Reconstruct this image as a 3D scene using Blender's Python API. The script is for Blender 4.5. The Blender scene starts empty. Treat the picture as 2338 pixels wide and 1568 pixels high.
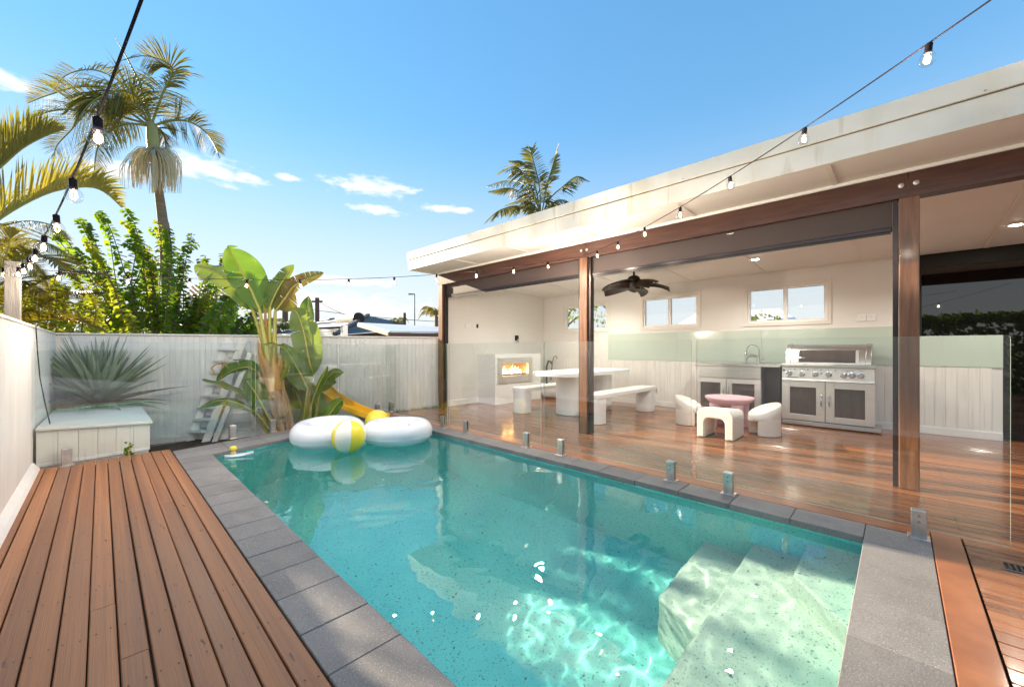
import bpy, bmesh, math, random
from mathutils import Vector, Matrix, noise
random.seed(7)
R = math.radians
sc = bpy.context.scene
COL = sc.collection

# ------------------------------------------------------------------ camera, world, sun, exposure
YAW = R(45.9); FPX = 909.0; CX = 1168.5; HY = 796.0; EYE = 1.14
cd = bpy.data.cameras.new('camera'); cam = bpy.data.objects.new('camera', cd); COL.objects.link(cam)
cd.sensor_fit = 'HORIZONTAL'; cd.sensor_width = 36; cd.lens = 36 * FPX / 2337
cd.shift_y = 12 / 2337; cd.clip_start = 0.05; cd.clip_end = 2000
cam.location = (0, 0, EYE); cam.rotation_euler = (R(90), 0, -YAW)
sc.camera = cam

SUN_EL = R(18); SUN_AZ = R(15)          # azimuth measured from +Y towards -X
to_sun = Vector((-math.sin(SUN_AZ) * math.cos(SUN_EL), math.cos(SUN_AZ) * math.cos(SUN_EL), math.sin(SUN_EL)))
FW = Vector((math.sin(YAW), math.cos(YAW), 0)); RT = Vector((math.cos(YAW), -math.sin(YAW), 0))

def P(x, y, d):
    """point seen at photo position (x, y) and distance d ahead of the viewer"""
    return FW * d + RT * ((x - CX) / FPX * d) + Vector((0, 0, EYE + (HY - y) / FPX * d))

world = bpy.data.worlds.new('World'); sc.world = world; world.use_nodes = True
wt = world.node_tree; wn = wt.nodes; wl = wt.links
for n in list(wn): wn.remove(n)
wo = wn.new('ShaderNodeOutputWorld'); bg = wn.new('ShaderNodeBackground'); sky = wn.new('ShaderNodeTexSky')
sky.sky_type = 'NISHITA'; sky.sun_disc = False; sky.sun_elevation = SUN_EL; sky.sun_rotation = -SUN_AZ
sky.air_density = 1.0; sky.dust_density = 0.0; sky.ozone_density = 3.0; sky.altitude = 50
bg.inputs['Strength'].default_value = 0.122
hs = wn.new('ShaderNodeHueSaturation'); hs.inputs['Saturation'].default_value = 1.75
tc = wn.new('ShaderNodeTexCoord')
def wmath(op, a, b=None, c=None):
    n = wn.new('ShaderNodeMath'); n.operation = op
    for i, v in enumerate((a, b, c)):
        if v is None: continue
        if isinstance(v, (int, float)): n.inputs[i].default_value = v
        else: wl.new(v, n.inputs[i])
    return n.outputs[0]
def wdot(vec):
    n = wn.new('ShaderNodeVectorMath'); n.operation = 'DOT_PRODUCT'
    wl.new(tc.outputs['Generated'], n.inputs[0]); n.inputs[1].default_value = vec
    return n.outputs['Value']
# pale haze thickening towards the horizon, the same all the way round
sep = wn.new('ShaderNodeSeparateXYZ'); wl.new(tc.outputs['Generated'], sep.inputs[0])
hz = wn.new('ShaderNodeMapRange'); hz.interpolation_type = 'SMOOTHSTEP'; wl.new(sep.outputs['Z'], hz.inputs[0])
hz.inputs[1].default_value = -.02; hz.inputs[2].default_value = .50; hz.inputs[3].default_value = .95; hz.inputs[4].default_value = 0
hmix = wn.new('ShaderNodeMix'); hmix.data_type = 'RGBA'; wl.new(hz.outputs[0], hmix.inputs[0]); gm = wn.new('ShaderNodeGamma'); gm.inputs[1].default_value = .47; wl.new(sky.outputs[0], gm.inputs[0]); wl.new(gm.outputs[0], hmix.inputs[6]); hmix.inputs[7].default_value = (1.62, 1.64, 1.66, 1)
wl.new(hmix.outputs[2], hs.inputs['Color'])
best = None
for (x, y, a, b) in [(475, 386, .085, .022), (560, 402, .03, .008), (840, 424, .09, .021), (858, 478, .06, .010), (1025, 477, .07, .009), (12, 180, .045, .013), (665, 408, .028, .007),
                     (255, 388, .05, .02), (690, 690, .3, .03), (760, 640, .12, .012)]:
    c = (FW * FPX + RT * (x - CX) + Vector((0, 0, HY - y))).normalized()
    u = c.cross(Vector((0, 0, 1))).normalized(); v = u.cross(c).normalized()
    du = wmath('DIVIDE', wdot(u), a); dv = wmath('DIVIDE', wdot(v), b)
    front = wmath('LESS_THAN', wdot(c), 0)
    s = wmath('ADD', wmath('ADD', wmath('MULTIPLY', du, du), wmath('MULTIPLY', dv, dv)), wmath('MULTIPLY', front, 99))
    s = wmath('SQRT', s)
    best = s if best is None else wmath('MINIMUM', best, s)
mp = wn.new('ShaderNodeMapping'); mp.inputs['Scale'].default_value = (1, 1, 2.6); wl.new(tc.outputs['Generated'], mp.inputs[0])
nz = wn.new('ShaderNodeTexNoise'); nz.inputs['Scale'].default_value = 26; nz.inputs['Detail'].default_value = 7; nz.inputs['Roughness'].default_value = .55
wl.new(mp.outputs[0], nz.inputs['Vector'])
cl = wmath('SUBTRACT', wmath('MULTIPLY_ADD', nz.outputs['Fac'], 2.6, -.25), best)
rmp = wn.new('ShaderNodeMapRange'); rmp.interpolation_type = 'SMOOTHSTEP'
wl.new(cl, rmp.inputs[0]); rmp.inputs[1].default_value = -.12; rmp.inputs[2].default_value = .75; rmp.inputs[3].default_value = 0; rmp.inputs[4].default_value = .72
mx = wn.new('ShaderNodeMix'); mx.data_type = 'RGBA'
wl.new(rmp.outputs[0], mx.inputs[0]); wl.new(hs.outputs[0], mx.inputs[6]); mx.inputs[7].default_value = (2.3, 2.2, 2.15, 1)
wl.new(mx.outputs[2], bg.inputs['Color']); wl.new(bg.outputs[0], wo.inputs['Surface'])

sd = bpy.data.lights.new('sun', 'SUN'); sd.energy = 3.3; sd.angle = R(.6); sd.color = (1, .83, .62)
sun = bpy.data.objects.new('sun', sd); COL.objects.link(sun)
sun.rotation_euler = (-to_sun).to_track_quat('-Z', 'Y').to_euler(); sun.location = to_sun * 60
sd.cycles.is_caustics_light = True
vs = sc.view_settings; vs.view_transform = 'Standard'; vs.look = 'None'; vs.gamma = 1; vs.use_curve_mapping = False
vs.exposure = 2.22
sc.cycles.use_denoising = True; sc.cycles.max_bounces = 10; sc.cycles.transparent_max_bounces = 24
sc.cycles.diffuse_bounces = 5; sc.cycles.glossy_bounces = 5; sc.cycles.transmission_bounces = 6
sc.cycles.sample_clamp_indirect = 6; sc.cycles.caustics_refractive = True; sc.cycles.caustics_reflective = False

# ------------------------------------------------------------------ helpers
class MB:
    def __init__(s): s.v = []; s.f = []; s.m = []
    def add(s, vs, fs, mi=0):
        o = len(s.v); s.v += [tuple(p) for p in vs]
        for f in fs: s.f.append(tuple(i + o for i in f)); s.m.append(mi)
    def box(s, a, b, mi=0):
        x0, y0, z0 = (min(a[i], b[i]) for i in range(3)); x1, y1, z1 = (max(a[i], b[i]) for i in range(3))
        s.add([(x0,y0,z0),(x1,y0,z0),(x1,y1,z0),(x0,y1,z0),(x0,y0,z1),(x1,y0,z1),(x1,y1,z1),(x0,y1,z1)],
              [(0,3,2,1),(4,5,6,7),(0,1,5,4),(1,2,6,5),(2,3,7,6),(3,0,4,7)], mi); return s
    def obox(s, c, ax, ay, az, mi=0):
        c = Vector(c); ax, ay, az = Vector(ax), Vector(ay), Vector(az)
        vs = [c + ax*i + ay*j + az*k for k in (-1,1) for i, j in ((-1,-1),(1,-1),(1,1),(-1,1))]
        s.add(vs, [(0,3,2,1),(4,5,6,7),(0,1,5,4),(1,2,6,5),(2,3,7,6),(3,0,4,7)], mi); return s
    def tube(s, pts, rad, n=8, mi=0, cap=True):
        pts = [Vector(p) for p in pts]; N = len(pts)
        if isinstance(rad, (int, float)): rad = [rad] * N
        rings = []; up = None
        for i, p in enumerate(pts):
            t = (pts[min(i+1, N-1)] - pts[max(i-1, 0)]).normalized()
            if up is None:
                up = Vector((0,0,1)) if abs(t.z) < .9 else Vector((1,0,0))
            a = t.cross(up).normalized(); up = a.cross(t).normalized()
            rings.append([p + (a*math.cos(2*math.pi*k/n) + up*math.sin(2*math.pi*k/n))*rad[i] for k in range(n)])
        vs = [q for r in rings for q in r]
        fs = [(i*n+k, i*n+(k+1)%n, (i+1)*n+(k+1)%n, (i+1)*n+k) for i in range(N-1) for k in range(n)]
        if cap: fs += [tuple(range(n-1,-1,-1)), tuple((N-1)*n+k for k in range(n))]
        s.add(vs, fs, mi); return s
    def lathe(s, c, prof, n=24, mi=0, M=None):
        vs = []
        for r, z in prof:
            for k in range(n):
                p = Vector((r*math.cos(2*math.pi*k/n), r*math.sin(2*math.pi*k/n), z))
                if M: p = M @ p
                vs.append(Vector(c) + p)
        N = len(prof)
        fs = [(i*n+k, i*n+(k+1)%n, (i+1)*n+(k+1)%n, (i+1)*n+k) for i in range(N-1) for k in range(n)]
        fs += [tuple(range(n-1,-1,-1)), tuple((N-1)*n+k for k in range(n))]
        s.add(vs, fs, mi); return s
    def prism(s, poly, z0, z1, mi=0):
        n = len(poly)
        vs = [(p[0], p[1], z0) for p in poly] + [(p[0], p[1], z1) for p in poly]
        fs = [tuple(range(n-1,-1,-1)), tuple(range(n, 2*n))] + [(k, (k+1)%n, n+(k+1)%n, n+k) for k in range(n)]
        s.add(vs, fs, mi); return s
    def extr(s, poly, o, ex, ey, ez, mi=0):
        """polygon in plane (ex, ey) at o, extruded along the vector ez"""
        o, ex, ey, ez = Vector(o), Vector(ex), Vector(ey), Vector(ez); n = len(poly)
        a = [o + ex*p[0] + ey*p[1] for p in poly]
        vs = a + [q + ez for q in a]
        s.add(vs, [tuple(range(n-1,-1,-1)), tuple(range(n, 2*n))] + [(k, (k+1)%n, n+(k+1)%n, n+k) for k in range(n)], mi); return s
    def mesh(s, name, mats, smooth=False):
        me = bpy.data.meshes.new(name); me.from_pydata(s.v, [], s.f)
        for m in (mats if isinstance(mats, (list, tuple)) else [mats]): me.materials.append(m)
        me.polygons.foreach_set('material_index', s.m)
        if smooth: me.polygons.foreach_set('use_smooth', [True]*len(s.f))
        me.update(); return me
    def build(s, name, mats, parent=None, smooth=False, bevel=0, fixn=True, seg=2):
        me = s.mesh(name, mats, smooth)
        if fixn:
            b = bmesh.new(); b.from_mesh(me); bmesh.ops.recalc_face_normals(b, faces=b.faces); b.to_mesh(me); b.free()
        o = bpy.data.objects.new(name, me); COL.objects.link(o)
        if bevel:
            md = o.modifiers.new('bevel', 'BEVEL'); md.width = bevel; md.segments = seg; md.limit_method = 'ANGLE'; md.angle_limit = R(40)
        if smooth:
            try: me.set_sharp_from_angle(angle=R(50))
            except Exception: pass
        if parent: par(o, parent)
        return o
def par(o, p):
    o.parent = p; o.matrix_parent_inverse = p.matrix_basis.inverted()
def place(me, name, loc, parent=None, rz=0, scale=(1,1,1), rot=None):
    o = bpy.data.objects.new(name, me); COL.objects.link(o); o.location = loc; o.scale = scale
    o.rotation_euler = rot if rot else (0, 0, rz)
    if parent: par(o, parent)
    return o
def tag(o, label=None, cat=None, group=None, kind=None):
    if label: o['label'] = label
    if cat: o['category'] = cat
    if group: o['group'] = group
    if kind: o['kind'] = kind
    return o
def thing(name, label, cat, loc=(0,0,0), group=None, kind=None):
    o = bpy.data.objects.new(name, None); COL.objects.link(o); o.location = loc; o.empty_display_size = .1
    return tag(o, label, cat, group, kind)

def mat(name, col, rough=.5, metal=0, col2=None, nscale=4, stretch=(1,1,1), detail=5, lo=.35, hi=.65, bump=0, bscale=60, bstretch=None,
        rand=0, spec=.5, coat=0, emit=None, estr=0, speck=None, transl=0, ior=1.45, sheen=0, roughvar=0, streak=None):
    m = bpy.data.materials.new(name); m.use_nodes = True; nt = m.node_tree; N = nt.nodes; L = nt.links
    b = N['Principled BSDF']; out = N['Material Output']
    def setv(k, v):
        if k in b.inputs: b.inputs[k].default_value = v
    c4 = lambda c: (c[0], c[1], c[2], 1)
    setv('Roughness', rough); setv('Metallic', metal); setv('Specular IOR Level', spec); setv('Coat Weight', coat); setv('Coat Roughness', .12); setv('IOR', ior)
    setv('Base Color', c4(col))
    t = N.new('ShaderNodeTexCoord'); oi = N.new('ShaderNodeObjectInfo')
    va = N.new('ShaderNodeVectorMath'); va.operation = 'ADD'; L.new(t.outputs['Object'], va.inputs[0])
    cmb = N.new('ShaderNodeCombineXYZ'); mm = N.new('ShaderNodeMath'); mm.operation = 'MULTIPLY'; mm.inputs[1].default_value = 37.0 if rand else 0
    L.new(oi.outputs['Random'], mm.inputs[0])
    for i in range(3): L.new(mm.outputs[0], cmb.inputs[i])
    L.new(cmb.outputs[0], va.inputs[1])
    mpn = N.new('ShaderNodeMapping'); mpn.inputs['Scale'].default_value = stretch; L.new(va.outputs[0], mpn.inputs[0])
    cur = None
    if col2:
        nz = N.new('ShaderNodeTexNoise'); nz.inputs['Scale'].default_value = nscale; nz.inputs['Detail'].default_value = detail; nz.inputs['Roughness'].default_value = .6
        L.new(mpn.outputs[0], nz.inputs['Vector'])
        rp = N.new('ShaderNodeValToRGB'); rp.color_ramp.elements[0].position = lo; rp.color_ramp.elements[1].position = hi
        rp.color_ramp.elements[0].color = c4(col); rp.color_ramp.elements[1].color = c4(col2)
        L.new(nz.outputs['Fac'], rp.inputs[0]); cur = rp.outputs[0]
        if roughvar:
            mr = N.new('ShaderNodeMapRange'); L.new(nz.outputs['Fac'], mr.inputs[0]); mr.inputs[1].default_value = .3; mr.inputs[2].default_value = .7
            mr.inputs[3].default_value = rough; mr.inputs[4].default_value = rough + roughvar; L.new(mr.outputs[0], b.inputs['Roughness'])
    def layer(facsock, colour):
        nonlocal cur
        x = N.new('ShaderNodeMix'); x.data_type = 'RGBA'; L.new(facsock, x.inputs[0])
        if cur is not None: L.new(cur, x.inputs[6])
        else: x.inputs[6].default_value = c4(col)
        x.inputs[7].default_value = c4(colour); cur = x.outputs[2]
    for sp in (speck or []):      # (scale, stretch, lo, hi, strength, colour)
        scl, st, l, h, k, cc = sp
        mq = N.new('ShaderNodeMapping'); mq.inputs['Scale'].default_value = st; L.new(va.outputs[0], mq.inputs[0])
        n2 = N.new('ShaderNodeTexNoise'); n2.inputs['Scale'].default_value = scl; n2.inputs['Detail'].default_value = 4; L.new(mq.outputs[0], n2.inputs['Vector'])
        m2 = N.new('ShaderNodeMapRange'); L.new(n2.outputs['Fac'], m2.inputs[0]); m2.inputs[1].default_value = l; m2.inputs[2].default_value = h; m2.inputs[3].default_value = 0; m2.inputs[4].default_value = k
        layer(m2.outputs[0], cc)
    if rand:
        h = N.new('ShaderNodeHueSaturation'); m3 = N.new('ShaderNodeMapRange'); L.new(oi.outputs['Random'], m3.inputs[0]); m3.inputs[3].default_value = 1 - rand; m3.inputs[4].default_value = 1 + rand
        L.new(m3.outputs[0], h.inputs['Value'])
        if cur is not None: L.new(cur, h.inputs['Color'])
        else: h.inputs['Color'].default_value = c4(col)
        cur = h.outputs[0]
    if cur is not None: L.new(cur, b.inputs['Base Color'])
    if bump:
        mq = N.new('ShaderNodeMapping'); mq.inputs['Scale'].default_value = bstretch or stretch; L.new(va.outputs[0], mq.inputs[0])
        n3 = N.new('ShaderNodeTexNoise'); n3.inputs['Scale'].default_value = bscale; n3.inputs['Detail'].default_value = 4; L.new(mq.outputs[0], n3.inputs['Vector'])
        bp = N.new('ShaderNodeBump'); bp.inputs['Strength'].default_value = bump; bp.inputs['Distance'].default_value = .01
        L.new(n3.outputs['Fac'], bp.inputs['Height']); L.new(bp.outputs[0], b.inputs['Normal'])
    if emit: setv('Emission Color', c4(emit)); setv('Emission Strength', estr)
    if transl:
        tr = N.new('ShaderNodeBsdfTranslucent'); x = N.new('ShaderNodeMixShader'); x.inputs[0].default_value = transl
        br = N.new('ShaderNodeMix'); br.data_type = 'RGBA'; br.blend_type = 'MULTIPLY'; br.inputs[0].default_value = 1
        if cur is not None: L.new(cur, br.inputs[6])
        else: br.inputs[6].default_value = c4(col)
        br.inputs[7].default_value = (1.35, 1.25, .42, 1); L.new(br.outputs[2], tr.inputs[0])
        L.new(b.outputs[0], x.inputs[1]); L.new(tr.outputs[0], x.inputs[2]); L.new(x.outputs[0], out.inputs['Surface'])
    return m

def thin_glass(name, tint, f0=.05, rough=0.0):
    m = bpy.data.materials.new(name); m.use_nodes = True; nt = m.node_tree; N = nt.nodes; L = nt.links
    for n in list(N): N.remove(n)
    out = N.new('ShaderNodeOutputMaterial'); tr = N.new('ShaderNodeBsdfTransparent'); gl = N.new('ShaderNodeBsdfGlossy'); x = N.new('ShaderNodeMixShader')
    tr.inputs[0].default_value = (*tint, 1); gl.inputs['Roughness'].default_value = rough
    lw = N.new('ShaderNodeLayerWeight'); lw.inputs['Blend'].default_value = .5
    p = N.new('ShaderNodeMath'); p.operation = 'POWER'; p.inputs[1].default_value = 5; L.new(lw.outputs['Facing'], p.inputs[0])
    q = N.new('ShaderNodeMath'); q.operation = 'MULTIPLY_ADD'; q.inputs[1].default_value = 1 - f0; q.inputs[2].default_value = f0; L.new(p.outputs[0], q.inputs[0])
    L.new(q.outputs[0], x.inputs[0]); L.new(tr.outputs[0], x.inputs[1]); L.new(gl.outputs[0], x.inputs[2]); L.new(x.outputs[0], out.inputs['Surface'])
    return m
def emission(name, col, s):
    m = bpy.data.materials.new(name); m.use_nodes = True; N = m.node_tree.nodes; b = N['Principled BSDF']
    b.inputs['Base Color'].default_value = (*col, 1); b.inputs['Emission Color'].default_value = (*col, 1); b.inputs['Emission Strength'].default_value = s
    return m

# ------------------------------------------------------------------ materials
m_white = mat('white_paint', (.84,.81,.76), .45, col2=(.77,.745,.70), nscale=3, rand=.03, speck=[(5,(9,9,.5),.55,.8,.35,(.45,.45,.40)), (60,(1,1,1),.72,.8,.25,(.3,.28,.22))])
m_white2 = mat('white_board_paint', (.86,.83,.78), .42, col2=(.79,.765,.72), nscale=2, rand=.025, speck=[(4,(12,12,.35),.54,.80,.5,(.46,.45,.39)), (1.5,(1,1,.8),.58,.8,.3,(.55,.53,.46)), (45,(1,1,1),.73,.76,.6,(.25,.23,.2))])
m_cream = mat('cream_fascia_paint', (.70,.66,.57), .4, col2=(.63,.59,.50), nscale=2.5, speck=[(1.3,(1,3,.25),.52,.75,.35,(.52,.42,.24)), (9,(1,1,.14),.60,.74,.6,(.36,.28,.12)), (1.1,(1,1,1),.5,.8,.3,(.66,.62,.52))])
m_trim = mat('cream_paint', (.80,.77,.70), .45, col2=(.77,.73,.66), nscale=2)
m_wall = mat('interior_wall_paint', (.80,.79,.75), .5, col2=(.77,.755,.71), nscale=1.2)
m_ceil = mat('ceiling_paint', (.82,.80,.75), .5, col2=(.79,.765,.71), nscale=1.5)
m_soft = mat('glossy_white_paint', (.84,.84,.82), .3)
m_post = mat('oiled_timber', (.12,.050,.022), .38, col2=(.235,.105,.046), nscale=3, stretch=(9,9,.8), rand=.06, bump=.12, bscale=30, speck=[(3,(1,1,.6),.6,.8,.5,(.22,.13,.10)), (2,(1,1,.5),.6,.75,.45,(.10,.05,.035))], coat=.15)
m_beam = mat('stained_beam_timber', (.055,.021,.014), .35, col2=(.092,.036,.022), nscale=3, stretch=(9,.8,9), bump=.1, bscale=30, coat=.2)
m_deckL = mat('weathered_deck_timber', (.225,.084,.030), .5, col2=(.37,.160,.066), nscale=3, stretch=(9,.45,1), detail=9, rand=.17, bump=.25, bscale=26, bstretch=(14,.7,2), speck=[(13,(9,.35,1),.54,.72,.55,(.17,.085,.048)), (2.2,(1,.8,1),.52,.72,.5,(.37,.20,.11)), (1.6,(1,1,1),.55,.75,.35,(.24,.13,.08)), (34,(1,1,1),.70,.73,.85,(.05,.025,.015)), (60,(1,.35,1),.72,.76,.7,(.07,.035,.02))], roughvar=.15)
m_deckR = mat('oiled_deck_timber', (.15,.052,.019), .2, col2=(.29,.112,.040), nscale=2.4, stretch=(7,.45,1), rand=.22, bump=.05, bscale=26, bstretch=(9,.7,2), speck=[(8,(8,.4,1),.58,.75,.45,(.13,.048,.022)), (80,(1,1,1),.75,.79,.7,(.04,.02,.015))], coat=.45, roughvar=.12)
m_border = mat('border_board_timber', (.24,.088,.038), .32, col2=(.34,.130,.055), nscale=2.5, stretch=(2,2,1), rand=.1, bump=.06, bscale=30, speck=[(5,(1,1,1),.6,.8,.5,(.20,.07,.03))], coat=.3)
m_stone = mat('grey_stone', (.165,.152,.14), .55, col2=(.235,.218,.2), nscale=2.5, rand=.09, bump=.3, bscale=330, speck=[(170,(1,1,1),.56,.7,.7,(.42,.42,.42)), (150,(1,1,1.3),.58,.7,.6,(.06,.06,.06)), (3,(1,1,1),.55,.75,.4,(.12,.115,.11)), (2.2,(1,1,1),.6,.8,.3,(.32,.31,.30))], roughvar=.1)
m_dark = mat('dark_void', (.012,.011,.010), .8)
m_joist = mat('dark_joist_timber', (.02,.014,.010), .8)
m_soil = mat('garden_soil', (.10,.075,.05), .95, col2=(.06,.045,.03), nscale=6, bump=.6, bscale=30)
m_ground = mat('dry_grass_ground', (.10,.12,.05), .95, col2=(.16,.15,.08), nscale=.4, bump=.4, bscale=10)
m_grass = mat('grass_blades', (.16,.24,.03), .7, col2=(.26,.32,.05), nscale=9, transl=.3)
m_steps = mat('pebble_steps_shallow_tint', (.60,.70,.62), .6, col2=(.54,.65,.58), nscale=3, speck=[(60,(1,1,1),.62,.66,.8,(.10,.22,.22)), (110,(1,1,1),.62,.66,.6,(.12,.25,.25)), (26,(1,1,1),.69,.71,.85,(.06,.14,.14))])  # steps coloured paler to stand in for the weaker tint of shallow water
m_plaster = mat('turquoise_pebble_plaster_depth_tint', (.28,.88,.83), .6, col2=(.24,.83,.79), nscale=3, speck=[(60,(1,1,1),.62,.66,.8,(.10,.22,.22)), (110,(1,1,1),.62,.66,.6,(.12,.25,.25)), (26,(1,1,1),.69,.71,.85,(.06,.14,.14))])  # deeper turquoise puts the tint of deep water into the plaster colour
m_steel = mat('brushed_stainless_steel', (.62,.60,.57), .28, 1, col2=(.54,.52,.49), nscale=3, stretch=(1,.6,14), bump=.02, bscale=60, roughvar=.1)
m_steelw = mat('satin_stainless_panel', (.72,.70,.66), .38, .75, col2=(.66,.64,.60), nscale=2, stretch=(1,.5,9))
m_chrome = mat('chrome', (.75,.75,.76), .1, 1)
m_spig = mat('satin_spigot_steel', (.72,.69,.65), .38, 1, col2=(.5,.48,.46), nscale=12)
m_smoke = mat('smoked_door_glass', (.085,.062,.055), .06, col2=(.06,.045,.04), nscale=2, stretch=(1,5,.6), spec=.7)
m_black = mat('black_metal', (.012,.011,.010), .4)
m_brown = mat('bronze_aluminium', (.035,.026,.026), .3, .4)
m_cable = mat('black_rubber_cable', (.02,.015,.018), .85, spec=.1)
m_doorglass = mat('dark_tinted_glass', (.006,.005,.005), .015, ior=1.8)
m_plastic = mat('white_moulded_plastic', (.80,.77,.71), .42, col2=(.76,.72,.65), nscale=3, bump=.03, bscale=40)
m_pink = mat('pink_moulded_plastic', (.80,.52,.57), .4, col2=(.75,.47,.53), nscale=3)
m_fib = mat('white_fibreglass', (.84,.84,.82), .35, col2=(.80,.80,.78), nscale=3)
m_vinyl = mat('white_vinyl', (.75,.77,.81), .22, transl=0, col2=(.71,.73,.77), nscale=2, bump=.22, bscale=9)
m_vyel = mat('yellow_vinyl', (.86,.68,.05), .28, bump=.05, bscale=14)
m_vivory = mat('ivory_vinyl', (.83,.80,.68), .28, bump=.05, bscale=14)
m_slide = mat('yellow_plastic', (.78,.42,.02), .35)
m_orange = mat('orange_plastic', (.72,.36,.08), .45)
m_fan = mat('dark_bronze_fan', (.035,.026,.017), .45, col2=(.055,.038,.024), nscale=4)
m_green_splash = mat('pale_green_splashback_glass', (.55,.64,.55), .08, coat=.5)
m_glass = thin_glass('fence_glass', (.95,.97,.96), .072)
m_gedge = mat('glass_edge', (.42,.54,.48), .15, spec=.8)
m_wglass = thin_glass('window_glass', (.97,.98,.98), .04)
m_bulbglass = thin_glass('bulb_glass', (.98,.96,.92), .07)
m_fil = emission('lit_filament', (1, .55, .22), 5)
m_down = emission('lit_downlight', (1, .86, .66), 14)
m_flame = emission('flame', (1, .42, .10), 5)
m_flame2 = emission('flame_core', (1, .72, .34), 7)
m_agave = mat('agave_leaf_skin', (.17,.235,.175), .5, col2=(.26,.33,.25), nscale=3, rand=.2, stretch=(1,1,1), speck=[(6,(1,1,1),.6,.8,.4,(.22,.27,.19))], transl=.12)
m_leaf = mat('green_leaf', (.15,.27,.035), .42, col2=(.21,.33,.05), nscale=5, rand=.25, transl=.58)
m_leaf_y = mat('yellow_green_leaf', (.23,.29,.03), .45, col2=(.32,.35,.045), nscale=4, rand=.2, transl=.5)
m_leaf_d = mat('dark_green_leaf', (.10,.19,.03), .4, col2=(.15,.25,.045), nscale=5, rand=.2, transl=.35)
m_palm = mat('palm_leaflet', (.19,.19,.05), .65, spec=.25, col2=(.30,.265,.075), nscale=2, rand=.25, transl=.35)
m_palm_far = mat('far_palm_leaflet', (.15,.17,.06), .5, col2=(.24,.22,.08), nscale=1.2, rand=.2, transl=.35)
m_palm_y = mat('golden_palm_leaflet', (.16,.15,.02), .45, col2=(.30,.22,.03), nscale=2, rand=.2, transl=.5)
m_rachis = mat('palm_midrib', (.26,.27,.07), .5, col2=(.32,.26,.08), nscale=3)
m_shaft = mat('palm_crownshaft', (.30,.34,.12), .4, col2=(.38,.38,.16), nscale=2, stretch=(4,4,.5))
m_ptrunk = mat('palm_trunk_bark', (.26,.19,.12), .8, col2=(.17,.12,.08), nscale=3, stretch=(1,1,9), bump=.4, bscale=8, bstretch=(1,1,9))
m_flower = mat('palm_flower_strand', (.66,.58,.40), .8, col2=(.52,.43,.26), nscale=8)
m_bleaf = mat('strelitzia_leaf', (.085,.175,.025), .36, col2=(.13,.225,.038), nscale=2, rand=.16, bump=.15, bscale=20, transl=.42, speck=[(3,(1,1,1),.60,.78,.5,(.24,.24,.05)), (7,(1,1,1),.70,.78,.7,(.26,.17,.06))])
m_bleaf2 = mat('strelitzia_leaf_grey', (.13,.20,.055), .42, col2=(.175,.235,.07), nscale=2, rand=.12, bump=.15, bscale=20, transl=.42, speck=[(3,(1,1,1),.60,.78,.5,(.27,.25,.07)), (7,(1,1,1),.70,.78,.7,(.26,.17,.06))])
m_bdry = mat('dry_leaf', (.20,.13,.05), .7, col2=(.14,.15,.035), nscale=6, transl=.35)
m_bstem = mat('strelitzia_stem', (.30,.32,.06), .45, col2=(.45,.34,.07), nscale=4, stretch=(4,4,.6))
m_bsheath = mat('dry_leaf_sheath', (.50,.28,.07), .65, col2=(.34,.19,.07), nscale=4, stretch=(5,5,.5), bump=.3, bscale=20, bstretch=(6,6,.5))
m_btrunk = mat('fibrous_trunk', (.26,.15,.08), .8, col2=(.46,.33,.21), nscale=5, stretch=(5,5,.6), bump=.5, bscale=20, bstretch=(5,5,.6))
m_bark = mat('grey_bark', (.20,.15,.10), .85, col2=(.12,.09,.06), nscale=5, bump=.4, bscale=20)
m_oldpost = mat('weathered_grey_timber', (.20,.18,.155), .75, col2=(.13,.115,.10), nscale=5, stretch=(6,6,.5), bump=.3, bscale=20, bstretch=(6,6,.5))
m_tile = mat('grey_roof_tile', (.14,.14,.155), .6, rand=.2, col2=(.20,.20,.22), nscale=3)
m_rtile = mat('red_roof_tile', (.22,.085,.06), .6, rand=.15, col2=(.28,.12,.08), nscale=2)
m_metalroof = mat('white_metal_roof', (.78,.78,.80), .35)
m_eave = mat('brown_gutter', (.13,.07,.05), .4)
m_brick = mat('pale_render', (.45,.40,.34), .8)
m_galv = mat('galvanised_steel', (.35,.36,.37), .5, .7)
m_tank = mat('beige_tank_enamel', (.42,.38,.31), .4)
m_blind = None
def blindmat():
    m = bpy.data.materials.new('shade_mesh_fabric'); m.use_nodes = True; N = m.node_tree.nodes; L = m.node_tree.links
    b = N['Principled BSDF']; b.inputs['Base Color'].default_value = (.068,.044,.038,1); b.inputs['Roughness'].default_value = .6
    tr = N.new('ShaderNodeBsdfTransparent'); x = N.new('ShaderNodeMixShader'); x.inputs[0].default_value = .14
    L.new(b.outputs[0], x.inputs[1]); L.new(tr.outputs[0], x.inputs[2]); L.new(x.outputs[0], N['Material Output'].inputs['Surface']); return m
m_blind = blindmat()

def watermat():
    m = bpy.data.materials.new('pool_water'); m.use_nodes = True; N = m.node_tree.nodes; L = m.node_tree.links
    for n in list(N): N.remove(n)
    out = N.new('ShaderNodeOutputMaterial'); g = N.new('ShaderNodeBsdfGlass'); g.inputs['IOR'].default_value = 1.33; g.inputs['Roughness'].default_value = 0
    g.inputs['Color'].default_value = (.88,.99,.97,1); 
    gl = N.new('ShaderNodeBsdfGlossy'); gl.inputs['Roughness'].default_value = 0; mxs = N.new('ShaderNodeMixShader'); mxs.inputs[0].default_value = .07
    L.new(g.outputs[0], mxs.inputs[1]); L.new(gl.outputs[0], mxs.inputs[2]); L.new(mxs.outputs[0], out.inputs['Surface']); return m
m_water = watermat()

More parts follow.
